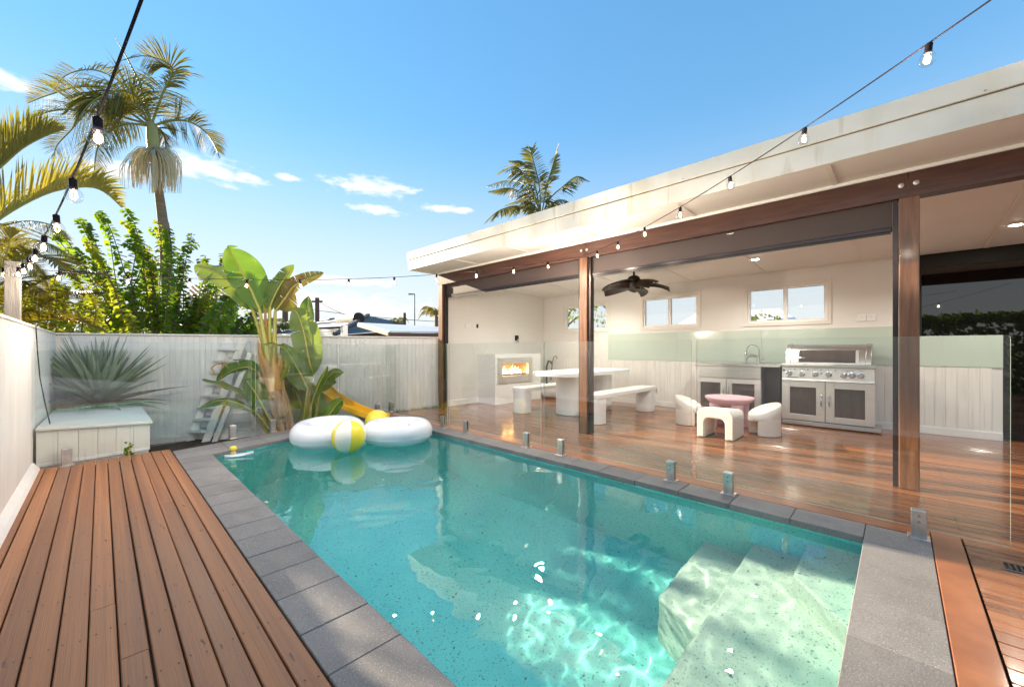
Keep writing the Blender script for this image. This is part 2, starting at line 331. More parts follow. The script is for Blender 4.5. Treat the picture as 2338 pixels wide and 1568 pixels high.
# ------------------------------------------------------------------ setting: ground, pool, water, coping, decks
X0, X1, Y0 = .83, 3.23, .14                 # pool inner edges
def farY(x): return 5.36 + .2875 * (x - .83)  # the skewed far end
ZW = -.055
mb = MB(); HORIZON = 600
mb.add([(-HORIZON,6.6,-.5),(HORIZON,6.6,-.5),(HORIZON,HORIZON,-.5),(-HORIZON,HORIZON,-.5)], [(0,1,2,3)])
mb.add([(-HORIZON,-HORIZON,-.5),(-.6,-HORIZON,-.5),(-.6,6.6,-.5),(-HORIZON,6.6,-.5)], [(0,1,2,3)])
mb.add([(8.3,-HORIZON,-.5),(HORIZON,-HORIZON,-.5),(HORIZON,6.6,-.5),(8.3,6.6,-.5)], [(0,1,2,3)])
tag(mb.build('ground', m_ground), kind='structure')
mb = MB(); mb.add([(-.45,6.05,-.38),(3.3,6.45,-.10),(4.6,6.62,-.03),(4.6,6.9,-.03),(2.5,7.6,-.2),(-.45,8.8,-.42)], [(0,1,2,3,4,5)])
tag(mb.build('garden_bed', m_soil), kind='structure')

# pool shell: walls, sloping floor, steps
def floorz(y): return -1.2 - .35 * max(0, min(1, (y - 1.5) / 3.5))
mb = MB()
corners = [(X0,Y0),(X1,Y0),(X1,farY(X1)),(X0,farY(X0))]
for i in range(4):
    a, b = corners[i], corners[(i+1)%4]
    n = 10
    for k in range(n):
        p = [a[j]+(b[j]-a[j])*k/n for j in (0,1)]; q = [a[j]+(b[j]-a[j])*(k+1)/n for j in (0,1)]
        mb.add([(p[0],p[1],-.03),(q[0],q[1],-.03),(q[0],q[1],floorz(q[1])),(p[0],p[1],floorz(p[1]))], [(0,1,2,3)])
ys = [Y0,1.5,2.2,3,4,5,farY(X0)]
rows = [[(X0,y,floorz(y)),(X1,y,floorz(y))] for y in ys[:-1]] + [[(X0,farY(X0),floorz(6)),(X1,farY(X1),floorz(6))]]
for r0, r1 in zip(rows, rows[1:]): mb.add([r0[0],r0[1],r1[1],r1[0]], [(0,1,2,3)])
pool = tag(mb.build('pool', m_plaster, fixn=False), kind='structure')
def step(poly, z, nm='step'):
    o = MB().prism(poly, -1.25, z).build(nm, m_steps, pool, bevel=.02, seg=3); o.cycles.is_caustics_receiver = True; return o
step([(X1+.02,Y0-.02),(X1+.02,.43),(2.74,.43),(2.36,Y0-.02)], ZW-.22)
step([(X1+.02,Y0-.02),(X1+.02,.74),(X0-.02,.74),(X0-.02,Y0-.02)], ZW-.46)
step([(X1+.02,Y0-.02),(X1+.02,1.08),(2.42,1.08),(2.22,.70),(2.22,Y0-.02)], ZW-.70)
pool.cycles.is_caustics_receiver = True
# water: rippled top, sides and base buried in the shell
NX, NY = 150, 340
mb = MB(); vs = []
ex = .03
for j in range(NY+1):
    for i in range(NX+1):
        x = X0-ex + (X1-X0+2*ex)*i/NX; y = Y0-ex + (farY(x)+ex-Y0+ex)*j/NY
        h = noise.noise((x*4.2, y*4.2, 1.3))*.0014 + noise.noise((x*8.5+5, y*8.5, 7.7))*.0009 + noise.noise((x*15+5, y*15, 2.7))*.00042 + noise.noise((x*1.4, y*1.4, 3.1))*.002
        vs.append((x, y, ZW + h))
fs = [(j*(NX+1)+i, j*(NX+1)+i+1, (j+1)*(NX+1)+i+1, (j+1)*(NX+1)+i) for j in range(NY) for i in range(NX)]
mb.add(vs, fs)
nsm = len(fs)
idx = [i for i in range(NX+1)] + [j*(NX+1)+NX for j in range(1,NY+1)] + [NY*(NX+1)+i for i in range(NX-1,-1,-1)] + [j*(NX+1) for j in range(NY-1,0,-1)]
rim = [vs[i] for i in idx]; n = len(rim)
mb.add([p for p in rim] + [(p[0],p[1],-1.75) for p in rim], [(k, n+k, n+(k+1)%n, (k+1)%n) for k in range(n)] + [tuple(range(2*n-1, n-1, -1))])
me = mb.mesh('water', m_water)
me.polygons.foreach_set('use_smooth', [True]*nsm + [False]*(len(mb.f)-nsm))
water = bpy.data.objects.new('water', me); COL.objects.link(water); tag(water, kind='structure'); water.cycles.is_caustics_caster = True

# coping stones
coping = MB()
coping.prism([(.55,-.14),(.825,-.14),(.825,5.55),(.55,5.55)], -.3, -.045)
coping.prism([(X1+.005,-.14),(3.47,-.14),(3.47,6.5),(X1+.005,6.4)], -.3, -.045)
coping.prism([(.55,-.14),(3.47,-.14),(3.47,Y0-.005),(.55,Y0-.005)], -.3, -.046)
coping.prism([(.5,farY(.5)+.01),(3.47,farY(3.47)+.01),(3.47,farY(3.47)+.5),(.5,farY(.5)+.6)], -.3, -.047)
coping = tag(coping.build('coping', m_dark), kind='structure')
def paver(poly):
    c = Vector((sum(p[0] for p in poly)/len(poly), sum(p[1] for p in poly)/len(poly)))
    dz = random.uniform(-.0012, .0012)
    mbp = MB().prism([(p[0]-c.x, p[1]-c.y) for p in poly], -.045, 0)
    o = mbp.build('paver', m_stone, None, bevel=.003, seg=1); o.location = (c.x, c.y, dz); par(o, coping); return o
g = .0016
ly = [.15,.6,1.02,1.43,1.71,2.02,2.29,2.55,2.82,3.06,3.33,3.58,3.83,4.13,4.45,4.78,5.1,5.36]
for a, b in zip(ly, ly[1:]):
    paver([(.553,a+g),(X0-.004+.012,a+g),(X0-.004+.012,b-g),(.553,b-g)])
ry = [.15+.372*k for k in range(16)]
for a, b in zip(ry, ry[1:]):
    paver([(X1-.012,a+g),(3.468,a+g),(3.468,b-g),(X1-.012,b-g)])
nx = [.553,1.0,1.36,1.72,2.08,2.44,2.80,3.16,3.468]
for a, b in zip(nx, nx[1:]):
    paver([(a+g,-.142),(b-g,-.142),(b-g,.15-g),(a+g,.15-g)])
fx = [.553,1.02,1.42,1.82,2.22,2.62,3.02,3.468]
for a, b in zip(fx, fx[1:]):
    for (o0, o1) in ((-.012,.27),(.2735,.52)):
        paver([(a+g,farY(a)+o0+.002),(b-g,farY(b)+o0+.002),(b-g,farY(b)+o1),(a+g,farY(a)+o1)])

# left timber deck
def plank_mesh(w, L, t=.022, c=.0035):
    prof = [(-w/2,-t),(w/2,-t),(w/2,-c),(w/2-c,0),(-w/2+c,0),(-w/2,-c)]
    return MB().extr(prof, (0,-L/2,0), (1,0,0), (0,0,1), (0,L,0)).mesh('plank', m_deckL)
def clean(me):
    b = bmesh.new(); b.from_mesh(me); bmesh.ops.recalc_face_normals(b, faces=b.faces); b.to_mesh(me); b.free(); return me
mb = MB(); mb.box((-.6,-1.6,-.4), (.548,5.78,-.024)); left_deck = tag(mb.build('left_deck', m_joist), kind='structure')
pm = clean(plank_mesh(.0774, 1))
def farD(x): return 5.86 + .09 * (x + .45)
npl = 12; pitch = (.548 + .452) / npl
for i in range(npl):
    xc = -.452 + pitch*(i+.5); ye = farD(xc); cuts = [-1.5]
    if i in (2, 5, 9): cuts.append({2:.6, 5:2.52, 9:3.9}[i])
    if i in (7,): cuts.append(1.55)
    if i in (0, 6): cuts.append({0:2.2, 6:2.05}[i])
    cuts.append(ye)
    for a, b in zip(cuts, cuts[1:]):
        place(pm, 'plank', (xc + random.uniform(-.0016,.0016), (a+b)/2, random.uniform(-.0012,.0012)), left_deck, random.uniform(-.0006,.0006), (1, b-a-.003, 1))
mb = MB()
for i in range(npl):
    xc = -.452 + pitch*(i+.5)
    for k in range(13):
        yv = .62 + .42*k
        for dx_ in (-.022,.022):
            c_ = (xc+dx_+random.uniform(-.004,.004), yv+random.uniform(-.012,.012)); r_ = .0034
            mb.add([(c_[0]+r_*math.cos(a), c_[1]+r_*math.sin(a), .0016) for a in [j*math.pi/3 for j in range(6)]], [tuple(range(6))])
o = mb.build('nail_heads', m_dark, left_deck, fixn=False); o['kind'] = 'stuff'
# right timber deck, its boards run along the pavilion
mb = MB(); mb.box((3.475,-4,-.4), (8.3,6.62,-.024)); mb.box((-.6,-4,-.4), (3.475,-.145,-.0245))
right_deck = tag(mb.build('right_deck', m_joist), kind='structure')
me2 = pm.copy(); me2.name = 'plank'; me2.materials.clear(); me2.materials.append(m_deckR)
me2.transform(Matrix.Diagonal((.0868/.0774, 1, 1, 1)))
x = 3.60 + .045; k = 0
while x < 8.25:
    cuts = [-3.9] + sorted(random.uniform(-3, 6) for _ in range(2)) + [6.45]
    for a, b in zip(cuts, cuts[1:]):
        if b - a > .3: place(me2, 'plank', (x, (a+b)/2, random.uniform(-.0006,.0006)), right_deck, 0, (1, b-a-.002, 1))
        else: place(me2, 'plank', (x, (a+b)/2, 0), right_deck, 0, (1, b-a-.002, 1))
    x += .0895
x = 3.555
while x > -.5:
    place(me2, 'plank', (x, -2.09, random.uniform(-.0006,.0006)), right_deck, 0, (1, 3.62, 1)); x -= .0895
mb = MB()
xx = 3.645
while xx < 5.4:
    for k in range(15):
        yv = -2.8 + .45*k
        for dx_ in (-.024,.024):
            c_ = (xx+dx_, yv+random.uniform(-.01,.01)); r_ = .003
            mb.add([(c_[0]+r_*math.cos(a), c_[1]+r_*math.sin(a), .0012) for a in [j*math.pi/3 for j in range(6)]], [tuple(range(6))])
    xx += .0895
o = mb.build('nail_heads', m_dark, right_deck, fixn=False); o['kind'] = 'stuff'
mb = MB().box((3.472,-.1425,-.022),(3.598,6.45,.002)); b1 = mb.build('border_board', m_border, right_deck, bevel=.003)
mb = MB().box((.40,-.272,-.022),(3.598,-.1455,.002)); b2 = mb.build('border_board', m_border, right_deck, bevel=.003)
# drain plate set in the right-hand deck
c = P(2325, 1300, FPX*EYE/(1300-HY)); t = thing('floor_drain', 'small stainless floor drain plate set in the deck boards at the right edge', 'drain', (c.x,c.y,0))
MB().box((c.x-.05,c.y-.05,.003),(c.x+.05,c.y+.05,.007)).build('plate', m_chrome, t, bevel=.001)
mb = MB()
for k in range(4): mb.box((c.x-.04,c.y-.036+k*.02,.0071),(c.x+.04,c.y-.028+k*.02,.0085))
mb.build('grate_bar', m_black, t)

# ------------------------------------------------------------------ pavilion
XF, ZF0, ZF1, XB, XW, YE = 3.95, 2.585, 2.91, 4.56, 7.75, 6.40   # fascia, its heights, beam face, back wall, end wall
def ceilz(x): return 2.575 - .05 * (x - XB)
pav = thing('pavilion', 'white flat-roofed open pavilion with dark timber posts beside the pool', 'pavilion', (XB, 3, 0))
mb = MB()
mb.extr([(XF+.03,ZF0+.03),(8.15,2.45),(8.15,2.72),(XF+.03,ZF1-.02)], (0,-4,0), (1,0,0), (0,0,1), (0,YE+.10+4-.03,0)); mb.build('roof', m_trim, pav)
mb = MB().box((XF,-4,ZF0),(XF+.025,YE+.10,ZF0+.178)); fa = mb.build('fascia', m_cream, pav, bevel=.003)
MB().box((XF-.014,-4,ZF0+.186),(XF+.024,YE+.115,ZF1)).build('flashing', m_cream, fa, bevel=.004)
MB().box((XF+.001,-4,ZF0+.176),(XF+.02,YE+.099,ZF0+.188)).build('groove_shadow_line', m_bark, fa)  # brown strip paints in the shadow line below the flashing
mb = MB(); k = -3.3
sm = MB().lathe((0,0,0), [(.006,0),(.006,.003),(.001,.004)], 8, M=Matrix.Rotation(R(-90),4,'Y')).mesh('screw', m_galv)
for yy in [-.4+.95*k for k in range(8)]: place(sm, 'screw', (XF-.014, yy, ZF0+.205), fa)
mb = MB().box((XF+.026,YE+.085,ZF0),(8.15,YE+.098,ZF0+.178)); fe = mb.build('end_fascia', m_cream, pav, bevel=.003)
MB().box((XF+.025,YE+.07,ZF0+.186),(8.15,YE+.114,ZF1)).build('end_flashing', m_cream, fe, bevel=.004)
# soffit panels and ceiling panels with battens between
by = [-3.2,-2.0,-.8,.4,1.6,2.8,4.0,5.2,YE+.08]
for a, b in zip(by, by[1:]):
    MB().box((XF+.026,a+.004,ZF0+.012),(XB-.001,b-.004,ZF0+.022)).build('soffit_panel', m_ceil, pav)
    mb = MB(); mb.add([(XB+.13,a+.003,ceilz(XB+.13)),(XW+.02,a+.003,ceilz(XW+.02)),(XW+.02,b-.003,ceilz(XW+.02)),(XB+.13,b-.003,ceilz(XB+.13))], [(0,3,2,1)])
    mb.build('ceiling_panel', m_ceil, pav, fixn=False)
mb = MB()
bat = MB().box((XF+.026,-.018,ZF0+.002),(XB-.001,.018,ZF0+.0125)).mesh('soffit_batten', m_trim)
bat2 = MB(); bat2.extr([(XB+.13,ceilz(XB+.13)-.009),(XW,ceilz(XW)-.009),(XW,ceilz(XW)+.004),(XB+.13,ceilz(XB+.13)+.004)], (0,-.02,0), (1,0,0), (0,0,1), (0,.04,0)); bat2 = bat2.mesh('ceiling_batten', m_trim)
for yy in by[:-1]:
    place(bat, 'soffit_batten', (0,yy,0), pav); place(bat2, 'ceiling_batten', (0,yy,0), pav)
MB().box((XB-.028,-4,ZF0-.018),(XB-.002,YE,ZF0+.011)).build('soffit_moulding', m_soft, pav, bevel=.005)
MB().box((XF+.026,-4,ZF0+.0),(XF+.045,YE+.08,ZF0+.0115)).build('soffit_edge', m_trim, pav)
# beam in three lengths with bolts
for (a, b) in ((-4,-.0625),(-.0595,3.0585),(3.0615,YE+.03)):
    bm_ = MB().box((XB,a,2.37),(XB+.12,b,2.578)).build('beam', m_beam, pav, bevel=.004)
bolt = MB().lathe((0,0,0), [(.019,0),(.019,.003),(.013,.004),(.012,.010),(.006,.012)], 12, M=Matrix.Rotation(R(-90),4,'Y')).mesh('bolt', m_spig)
for yy in (-.105,-.018,3.015,3.105): place(bolt, 'bolt', (XB,yy,2.475), pav)
def post(y0, y1, chans):
    p = MB().box((XB-.012,y0,0),(XB+.12,y1,2.369)).build('post', m_post, pav, bevel=.006)
    for (a, b) in chans:
        mb = MB().box((XB+.02,a,0),(XB+.10,b,2.369)); MB
        q = mb.build('blind_channel', m_brown, p, bevel=.003)
    return p
post(-.125,-.005,[(-.003,.032)]); post(3.005,3.125,[(2.965,3.003),(3.127,3.16)]); post(6.27,6.395,[(6.225,6.268)])
# walls
def wall_with_holes(name, holes, y0, y1, z0, z1, x0, x1, m):
    mb = MB(); ycuts = sorted({y0,y1,*[h[0] for h in holes],*[h[1] for h in holes]}); zc = sorted({z0,z1,*[h[2] for h in holes],*[h[3] for h in holes]})
    for a, b in zip(ycuts, ycuts[1:]):
        for c, d in zip(zc, zc[1:]):
            if any(h[0] <= a and b <= h[1] and h[2] <= c and d <= h[3] for h in holes): continue
            mb.box((x0,a,c),(x1,b,d))
    return mb.build(name, m, pav)
wins = [(.78,1.86,1.575,2.16),(2.68,3.76,1.575,2.16),(4.60,5.74,1.575,2.14)]
wall_with_holes('wall', wins, -.16, YE+.06, .0, 2.44, XW, XW+.1, m_wall)
MB().box((XB+.121,YE,0),(XW+.1,YE+.08,2.57)).build('end_wall', m_wall, pav)
# lower part of the back wall is lined with boards
bw = .0985
vj = MB().extr([(-bw/2+.0005,0),(bw/2-.0005,0),(bw/2-.0005,.008),(bw/2-.005,.012),(-bw/2+.005,.012),(-bw/2+.0005,.008)], (0,0,.1), (0,1,0), (-1,0,0), (0,0,.80)).mesh('lining_board', m_white2)
yy = -.105
while yy < YE - .04:
    place(clean(vj) if yy < -.1 else vj, 'lining_board', (XW,yy,0), pav); yy += bw
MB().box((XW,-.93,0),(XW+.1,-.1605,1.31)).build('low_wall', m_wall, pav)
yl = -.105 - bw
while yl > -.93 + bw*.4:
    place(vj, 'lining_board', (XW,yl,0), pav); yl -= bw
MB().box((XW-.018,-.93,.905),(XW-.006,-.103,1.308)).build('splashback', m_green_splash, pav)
MB().box((XW-.022,-.93,0),(XW-.0005,-.1555,.0995)).build('skirting', m_soft, pav, bevel=.004)
MB().box((XW-.022,-.155,0),(XW-.0005,YE-.001,.0995)).build('skirting', m_soft, pav, bevel=.004)
MB().box((XB+.125,YE-.02,0),(XW-.023,YE-.0005,.11)).build('skirting', m_soft, pav, bevel=.004)
MB().box((XW-.016,YE-.03,.12),(XW-.0005,YE-.0005,2.40)).build('corner_bead', m_trim, pav)
MB().box((XW-.02,-.155,2.395),(XW-.0005,YE-.03,2.42)).build('cornice', m_trim, pav)
for a, b in ((-.10,1.64),(1.643,3.06),(3.063,4.56)):
    MB().box((XW-.018,a,.905),(XW-.006,b,1.455)).build('splashback', m_green_splash, pav)
for wi, (a, b, c, d) in enumerate(wins):
    f = MB()
    w = .055
    for (p, q, r, s) in ((a-w,b+w,d,d+w),(a-w,b+w,c-w,c),(a-w,a,c,d),(b,b+w,c,d)):
        f.box((XW-.016,p,r),(XW-.0007,q,s))
    win = f.build('window', m_trim, pav, bevel=.003)
    fr = MB()
    for (p, q, r, s) in ((a+.001,b-.001,d-.04,d-.001),(a+.001,b-.001,c+.001,c+.04),(a+.001,a+.04,c+.04,d-.04),(b-.04,b-.001,c+.04,d-.04),((a+b)/2-.03,(a+b)/2+.03,c+.04,d-.04)):
        fr.box((XW+.01,p,r),(XW+.07,q,s))
    fr.build('window_frame', m_soft, win)
    for (p, q) in ((a+.04,(a+b)/2-.03),((a+b)/2+.03,b-.04)):
        hz = (d-c-.08)/4
        for k in range(4):
            MB().box((XW+.038,p+.002,c+.04+hz*k+.0012),(XW+.042,q-.002,c+.04+hz*(k+1)-.0012)).build('louvre_pane', m_wglass, win)
        MB().box((XW+.004,q+.005,(c+d)/2-.04),(XW+.0098,q+.022,(c+d)/2+.04)).build('window_latch', m_steelw, win)
# switches and sockets
def plate(y, z, label):
    t = thing('wall_socket', label, 'socket', (XW,y,z))
    for k, s in enumerate((-.052,.052)):
        p = MB().box((XW-.012,y+s-.05,z-.05),(XW-.001,y+s+.05,z+.05)).build('cover_plate', m_soft, t, bevel=.004)
        MB().box((XW-.015,y+s-.01,z-.005),(XW-.0125,y+s+.01,z+.02)).build('rocker', m_trim, p)
plate(.33, 1.59, 'white double power socket on the back wall beside the right-hand kitchen window')
plate(3.55, .30, 'white power socket low on the boarded back wall behind the long bench')
t = thing('switch_plate', 'white double switch plate on the pavilion end wall', 'switch', (5.3,YE,1.62))
p = MB().box((5.22,YE-.010,1.57),(5.36,YE-.001,1.66)).build('cover_plate', m_soft, t, bevel=.003)
MB().box((5.52,YE-.010,1.58),(5.57,YE-.001,1.66)).build('dimmer', m_brown, t, bevel=.003)
t = thing('wall_bracket', 'small dark bracket on the end wall above the fireplace', 'bracket', (6.75,YE,1.36))
MB().box((6.70,YE-.03,1.33),(6.80,YE-.001,1.45)).build('back_plate', m_black, t, bevel=.004)
MB().box((6.73,YE-.05,1.28),(6.75,YE-.031,1.36)).build('prong', m_steel, t); MB().box((6.765,YE-.05,1.28),(6.785,YE-.031,1.36)).build('prong', m_steel, t)
# recessed downlights, lit
def downlight(x, y, label):
    z = ceilz(x) - .002
    t = thing('downlight', label, 'ceiling light', (x,y,z), 'recessed ceiling downlights')
    MB().lathe((x,y,z-.012), [(.05,0),(.062,.003),(.062,.012),(.05,.012)], 24).build('rim', m_soft, t, True)
    MB().lathe((x,y,z-.0145), [(.046,0),(.046,.002)], 24).build('lens', m_down, t)
    ld = bpy.data.lights.new('downlight_lamp', 'SPOT'); ld.energy = 32; ld.color = (1,.93,.83); ld.spot_size = R(150); ld.spot_blend = .9; ld.shadow_soft_size = .05
    lo = bpy.data.objects.new('downlight_lamp', ld); COL.objects.link(lo); lo.location = (x,y,z-.03); par(lo, t)
downlight(6.71,1.51,'lit recessed downlight in the ceiling above the kitchen sink')
downlight(5.25,1.45,'lit recessed downlight seen through the wide right-hand blind')
downlight(5.2,4.4,'lit recessed downlight seen through the short left-hand blind')
downlight(6.76,-.9,'lit recessed downlight right of the big front post')
downlight(6.7,4.4,'lit recessed downlight above the far end of the long white table')
# roller blinds
def blind(a, b, zb, label):
    t = thing('roller_blind', label, 'blind', (XB+.06,(a+b)/2,2.37))
    MB().box((XB+.058,a,zb+.03),(XB+.061,b,2.369)).build('fabric', m_blind, t)
    MB().box((XB+.045,a,zb-.006),(XB+.075,b,zb+.034)).build('bottom_rail', m_brown, t, bevel=.006)
    MB().box((XB+.050,a+.01,zb-.022),(XB+.070,b-.01,zb-.0065)).build('rubber_seal', m_black, t)
blind(.034,2.963,2.125,'wide dark brown roller blind part lowered over the kitchen bay')
blind(3.162,6.223,2.14,'dark brown roller blind part lowered over the fireplace bay')

# tinted sliding door beyond the right-hand post
t = thing('sliding_door', 'dark tinted glass sliding doors in a black frame at the far right', 'door', (8.0,-2,0))
XD = 7.90
MB().box((XD-.03,-4,2.24),(XD+.08,-.165,2.43)).build('head_frame', m_black, t)
MB().box((XD-.02,-4,0.003),(XD+.08,-.165,.05)).build('sill', m_black, t)
for a, b in ((-.165,-1.6),(-1.6,-3.0),(-3.0,-4)):
    MB().box((XD-.015,a,.05),(XD+.03,a-.07,2.24)).build('stile', m_black, t)
    MB().box((XD+.0,a-.07,.05),(XD+.012,b,2.24)).build('pane', m_doorglass, t)
MB().box((8.6,-4,0),(8.7,-.2,2.4)).build('room_wall', m_black, t)

# ------------------------------------------------------------------ ceiling fan
fx_, fy_, fz_ = 6.1, 3.12, 2.27
t = thing('ceiling_fan', 'dark bronze ceiling fan with five broad paddle blades', 'ceiling fan', (fx_,fy_,2.3))
MB().tube([(fx_,fy_,fz_+.06),(fx_,fy_,ceilz(fx_)-.001)], .017, 10).build('down_rod', m_fan, t)
MB().lathe((fx_,fy_,ceilz(fx_)-.045), [(.03,0),(.065,.02),(.065,.044)], 20).build('canopy', m_fan, t, True)
MB().lathe((fx_,fy_,fz_-.06), [(.03,-.03),(.05,-.02),(.085,0),(.10,.03),(.10,.075),(.085,.11),(.045,.13),(.018,.135)], 24).build('motor', m_fan, t, True)
def blade(ang):
    nu, nv = 14, 8; L, r0 = .47, .09; vs = []
    for i in range(nu+1):
        u = i/nu; hw = .145*math.sin(math.pi*min(1,.16+.84*u)**.8)**.6 if u < 1 else .0
        hw = .195*(max(0, 1-(2*u-1.02)**2*.96))**.5
        for j in range(nv+1):
            v = j/nv*2-1
            r = r0 + L*u; s = v*hw
            z = .03 - .10*u*u + .06*v*(1-.3*u) - .05*(v*v)
            vs.append((r*math.cos(ang)-s*math.sin(ang), r*math.sin(ang)+s*math.cos(ang), z))
    fs = [(i*(nv+1)+j, (i+1)*(nv+1)+j, (i+1)*(nv+1)+j+1, i*(nv+1)+j+1) for i in range(nu) for j in range(nv)]
    mb = MB(); mb.add([(fx_+p[0],fy_+p[1],fz_-.055+p[2]) for p in vs], fs)
    o = mb.build('blade', m_fan, t, True, fixn=False); md = o.modifiers.new('thick','SOLIDIFY'); md.thickness = .008
    c, s = math.cos(ang), math.sin(ang)
    MB().tube([(fx_+.07*c,fy_+.07*s,fz_-.045),(fx_+.3*c,fy_+.3*s,fz_-.075)], [.014,.009], 8).build('blade_arm', m_fan, o)
for k in range(5): blade(R(20+72*k))

# ------------------------------------------------------------------ fireplace
FX0, FX1, FY, FZ = 5.56, 7.0, 5.86, 1.03
t = thing('fireplace', 'white boxed fireplace with steel framed gas flames on the end wall', 'fireplace', ((FX0+FX1)/2,FY+.2,0))
ox0, ox1, oz0, oz1 = 5.73, 6.57, .54, .85
mb = MB()
for (a, b, c, d) in ((FX0,ox0,0,FZ),(ox1,FX1,0,FZ),(ox0,ox1,0,oz0),(ox0,ox1,oz1,FZ)): mb.box((a,FY,c),(b,YE-.001,d))
mb.box((ox0,FY+.4,oz0),(ox1,YE-.001,oz1)); mb.build('surround', m_soft, t)
mb = MB()
for (a, b, c, d) in ((ox0-.11,ox0+.02,oz0-.12,oz1+.10),(ox1-.02,ox1+.11,oz0-.12,oz1+.10),(ox0+.02,ox1-.02,oz1-.02,oz1+.10),(ox0+.02,ox1-.02,oz0-.12,oz0+.03)): mb.box((a,FY-.02,c),(b,FY+.05,d))
mb.build('insert_frame', m_steelw, t, bevel=.004)
mb = MB(); mb.box((ox0,FY+.36,oz0),(ox1,FY+.39,oz1)); mb.box((ox0,FY+.05,oz0),(ox0+.02,FY+.36,oz1)); mb.box((ox1-.02,FY+.05,oz0),(ox1,FY+.36,oz1))
mb.build('firebox', mat('firebox_steel', (.25,.22,.19), .5, .4), t)
MB().box((ox0+.06,FY+.1,oz0+.001),(ox1-.06,FY+.3,oz0+.07)).build('burner', mat('burner_pebbles', (.35,.30,.26), .8, bump=.8, bscale=40), t)
MB().box((ox0+.021,FY+.02,oz0+.031),(ox1-.021,FY+.024,oz1-.021)).build('glass_pane', m_wglass, t)
for k, (u, h) in enumerate([(.10,.13),(.19,.20),(.28,.26),(.36,.16),(.52,.17),(.60,.28),(.68,.18),(.78,.25),(.86,.21),(.94,.13)]):
    x = ox0+.06+(ox1-ox0-.12)*u; w = .045; yb = FY+.2+random.uniform(-.05,.05)
    h *= .62; pts = [(x+random.uniform(-.01,.01)*s*6, yb, oz0+.065+h*s) for s in (0,.2,.45,.7,1)]
    f = MB().tube(pts, [w*.55,w,w*.75,w*.4,.003], 8).build('flame', m_flame, t, True)
    MB().tube([(p[0],p[1]-.03,oz0+.065+(p[2]-oz0-.065)*.6) for p in pts], [w*.3,w*.55,w*.4,w*.2,.002], 8).build('flame_core', m_flame2, f, True)

# white bowl with a dark metal fitting beside the fireplace
bx_, by_ = 7.30, 5.80
t = thing('white_bowl', 'round white bowl basin with a dark metal spout near the fireplace', 'basin', (bx_,by_,0))
MB().lathe((bx_,by_,.0), [(.12,.005),(.2,.02),(.27,.09),(.305,.2),(.315,.33),(.30,.33),(.28,.2),(.2,.08),(.05,.05)], 32).build('bowl', m_fib, t, True)
mb = MB().tube([(bx_-.05,by_+.1,.06),(bx_-.05,by_+.1,.72),(bx_-.07,by_+.03,.86),(bx_-.09,by_-.06,.84),(bx_-.10,by_-.1,.78)], .022, 8); mb.build('spout', m_fan, t, True)
mb = MB().tube([(bx_+.08,by_+.08,.4),(bx_+.1,by_+.05,.8),(bx_+.12,by_+.02,.95),(bx_+.14,by_-.03,.98),(bx_+.145,by_-.06,.9)], .012, 8); mb.build('hand_shower', m_fan, t, True)

# ------------------------------------------------------------------ long table and benches
def stadium(x0, x1, y0, y1, n=12, e=.32):
    cy = (y0+y1)/2; hy = (y1-y0)/2; pts = []; ex = min(e, (x1-x0)/2)
    for k in range(n+1):
        a = -math.pi/2 + math.pi*k/n; pts.append((x1-ex+ex*max(0,math.cos(a))**.8, cy+hy*math.sin(a)))
    for k in range(n+1):
        a = math.pi/2 + math.pi*k/n; pts.append((x0+ex-ex*max(0,-math.cos(a))**.8, cy+hy*math.sin(a)))
    return pts
t = thing('dining_table', 'long white oval dining table on two rounded pedestals', 'table', (6.1,4.1,0))
MB().prism(stadium(5.02,7.22,3.66,4.56), .685, .75).build('table_top', m_fib, t, bevel=.008)
MB().prism(stadium(5.50,5.86,3.86,4.36,e=.18), .003, .684).build('pedestal', m_fib, t, bevel=.006)
MB().prism(stadium(6.45,6.81,3.86,4.36,e=.18), .003, .684).build('pedestal', m_fib, t, bevel=.006)
def bench(y0, y1, x0, x1, label):
    t = thing('bench', label, 'bench', ((x0+x1)/2,(y0+y1)/2,0))
    MB().prism(stadium(x0,x1,y0,y1,e=.10), .39, .455).build('seat', m_fib, t, bevel=.008)
    MB().prism(stadium(x0+.01,x0+.30,y0+.01,y1-.01,e=.10), .003, .3895).build('leg', m_fib, t, bevel=.005)
    MB().prism(stadium(x1-.30,x1-.01,y0+.01,y1-.01,e=.10), .003, .3895).build('leg', m_fib, t, bevel=.005)
bench(4.68,4.99,5.10,7.05,'long white bench on the fireplace side of the dining table')
bench(3.18,3.50,5.12,7.12,'long white bench on the kitchen side of the dining table')

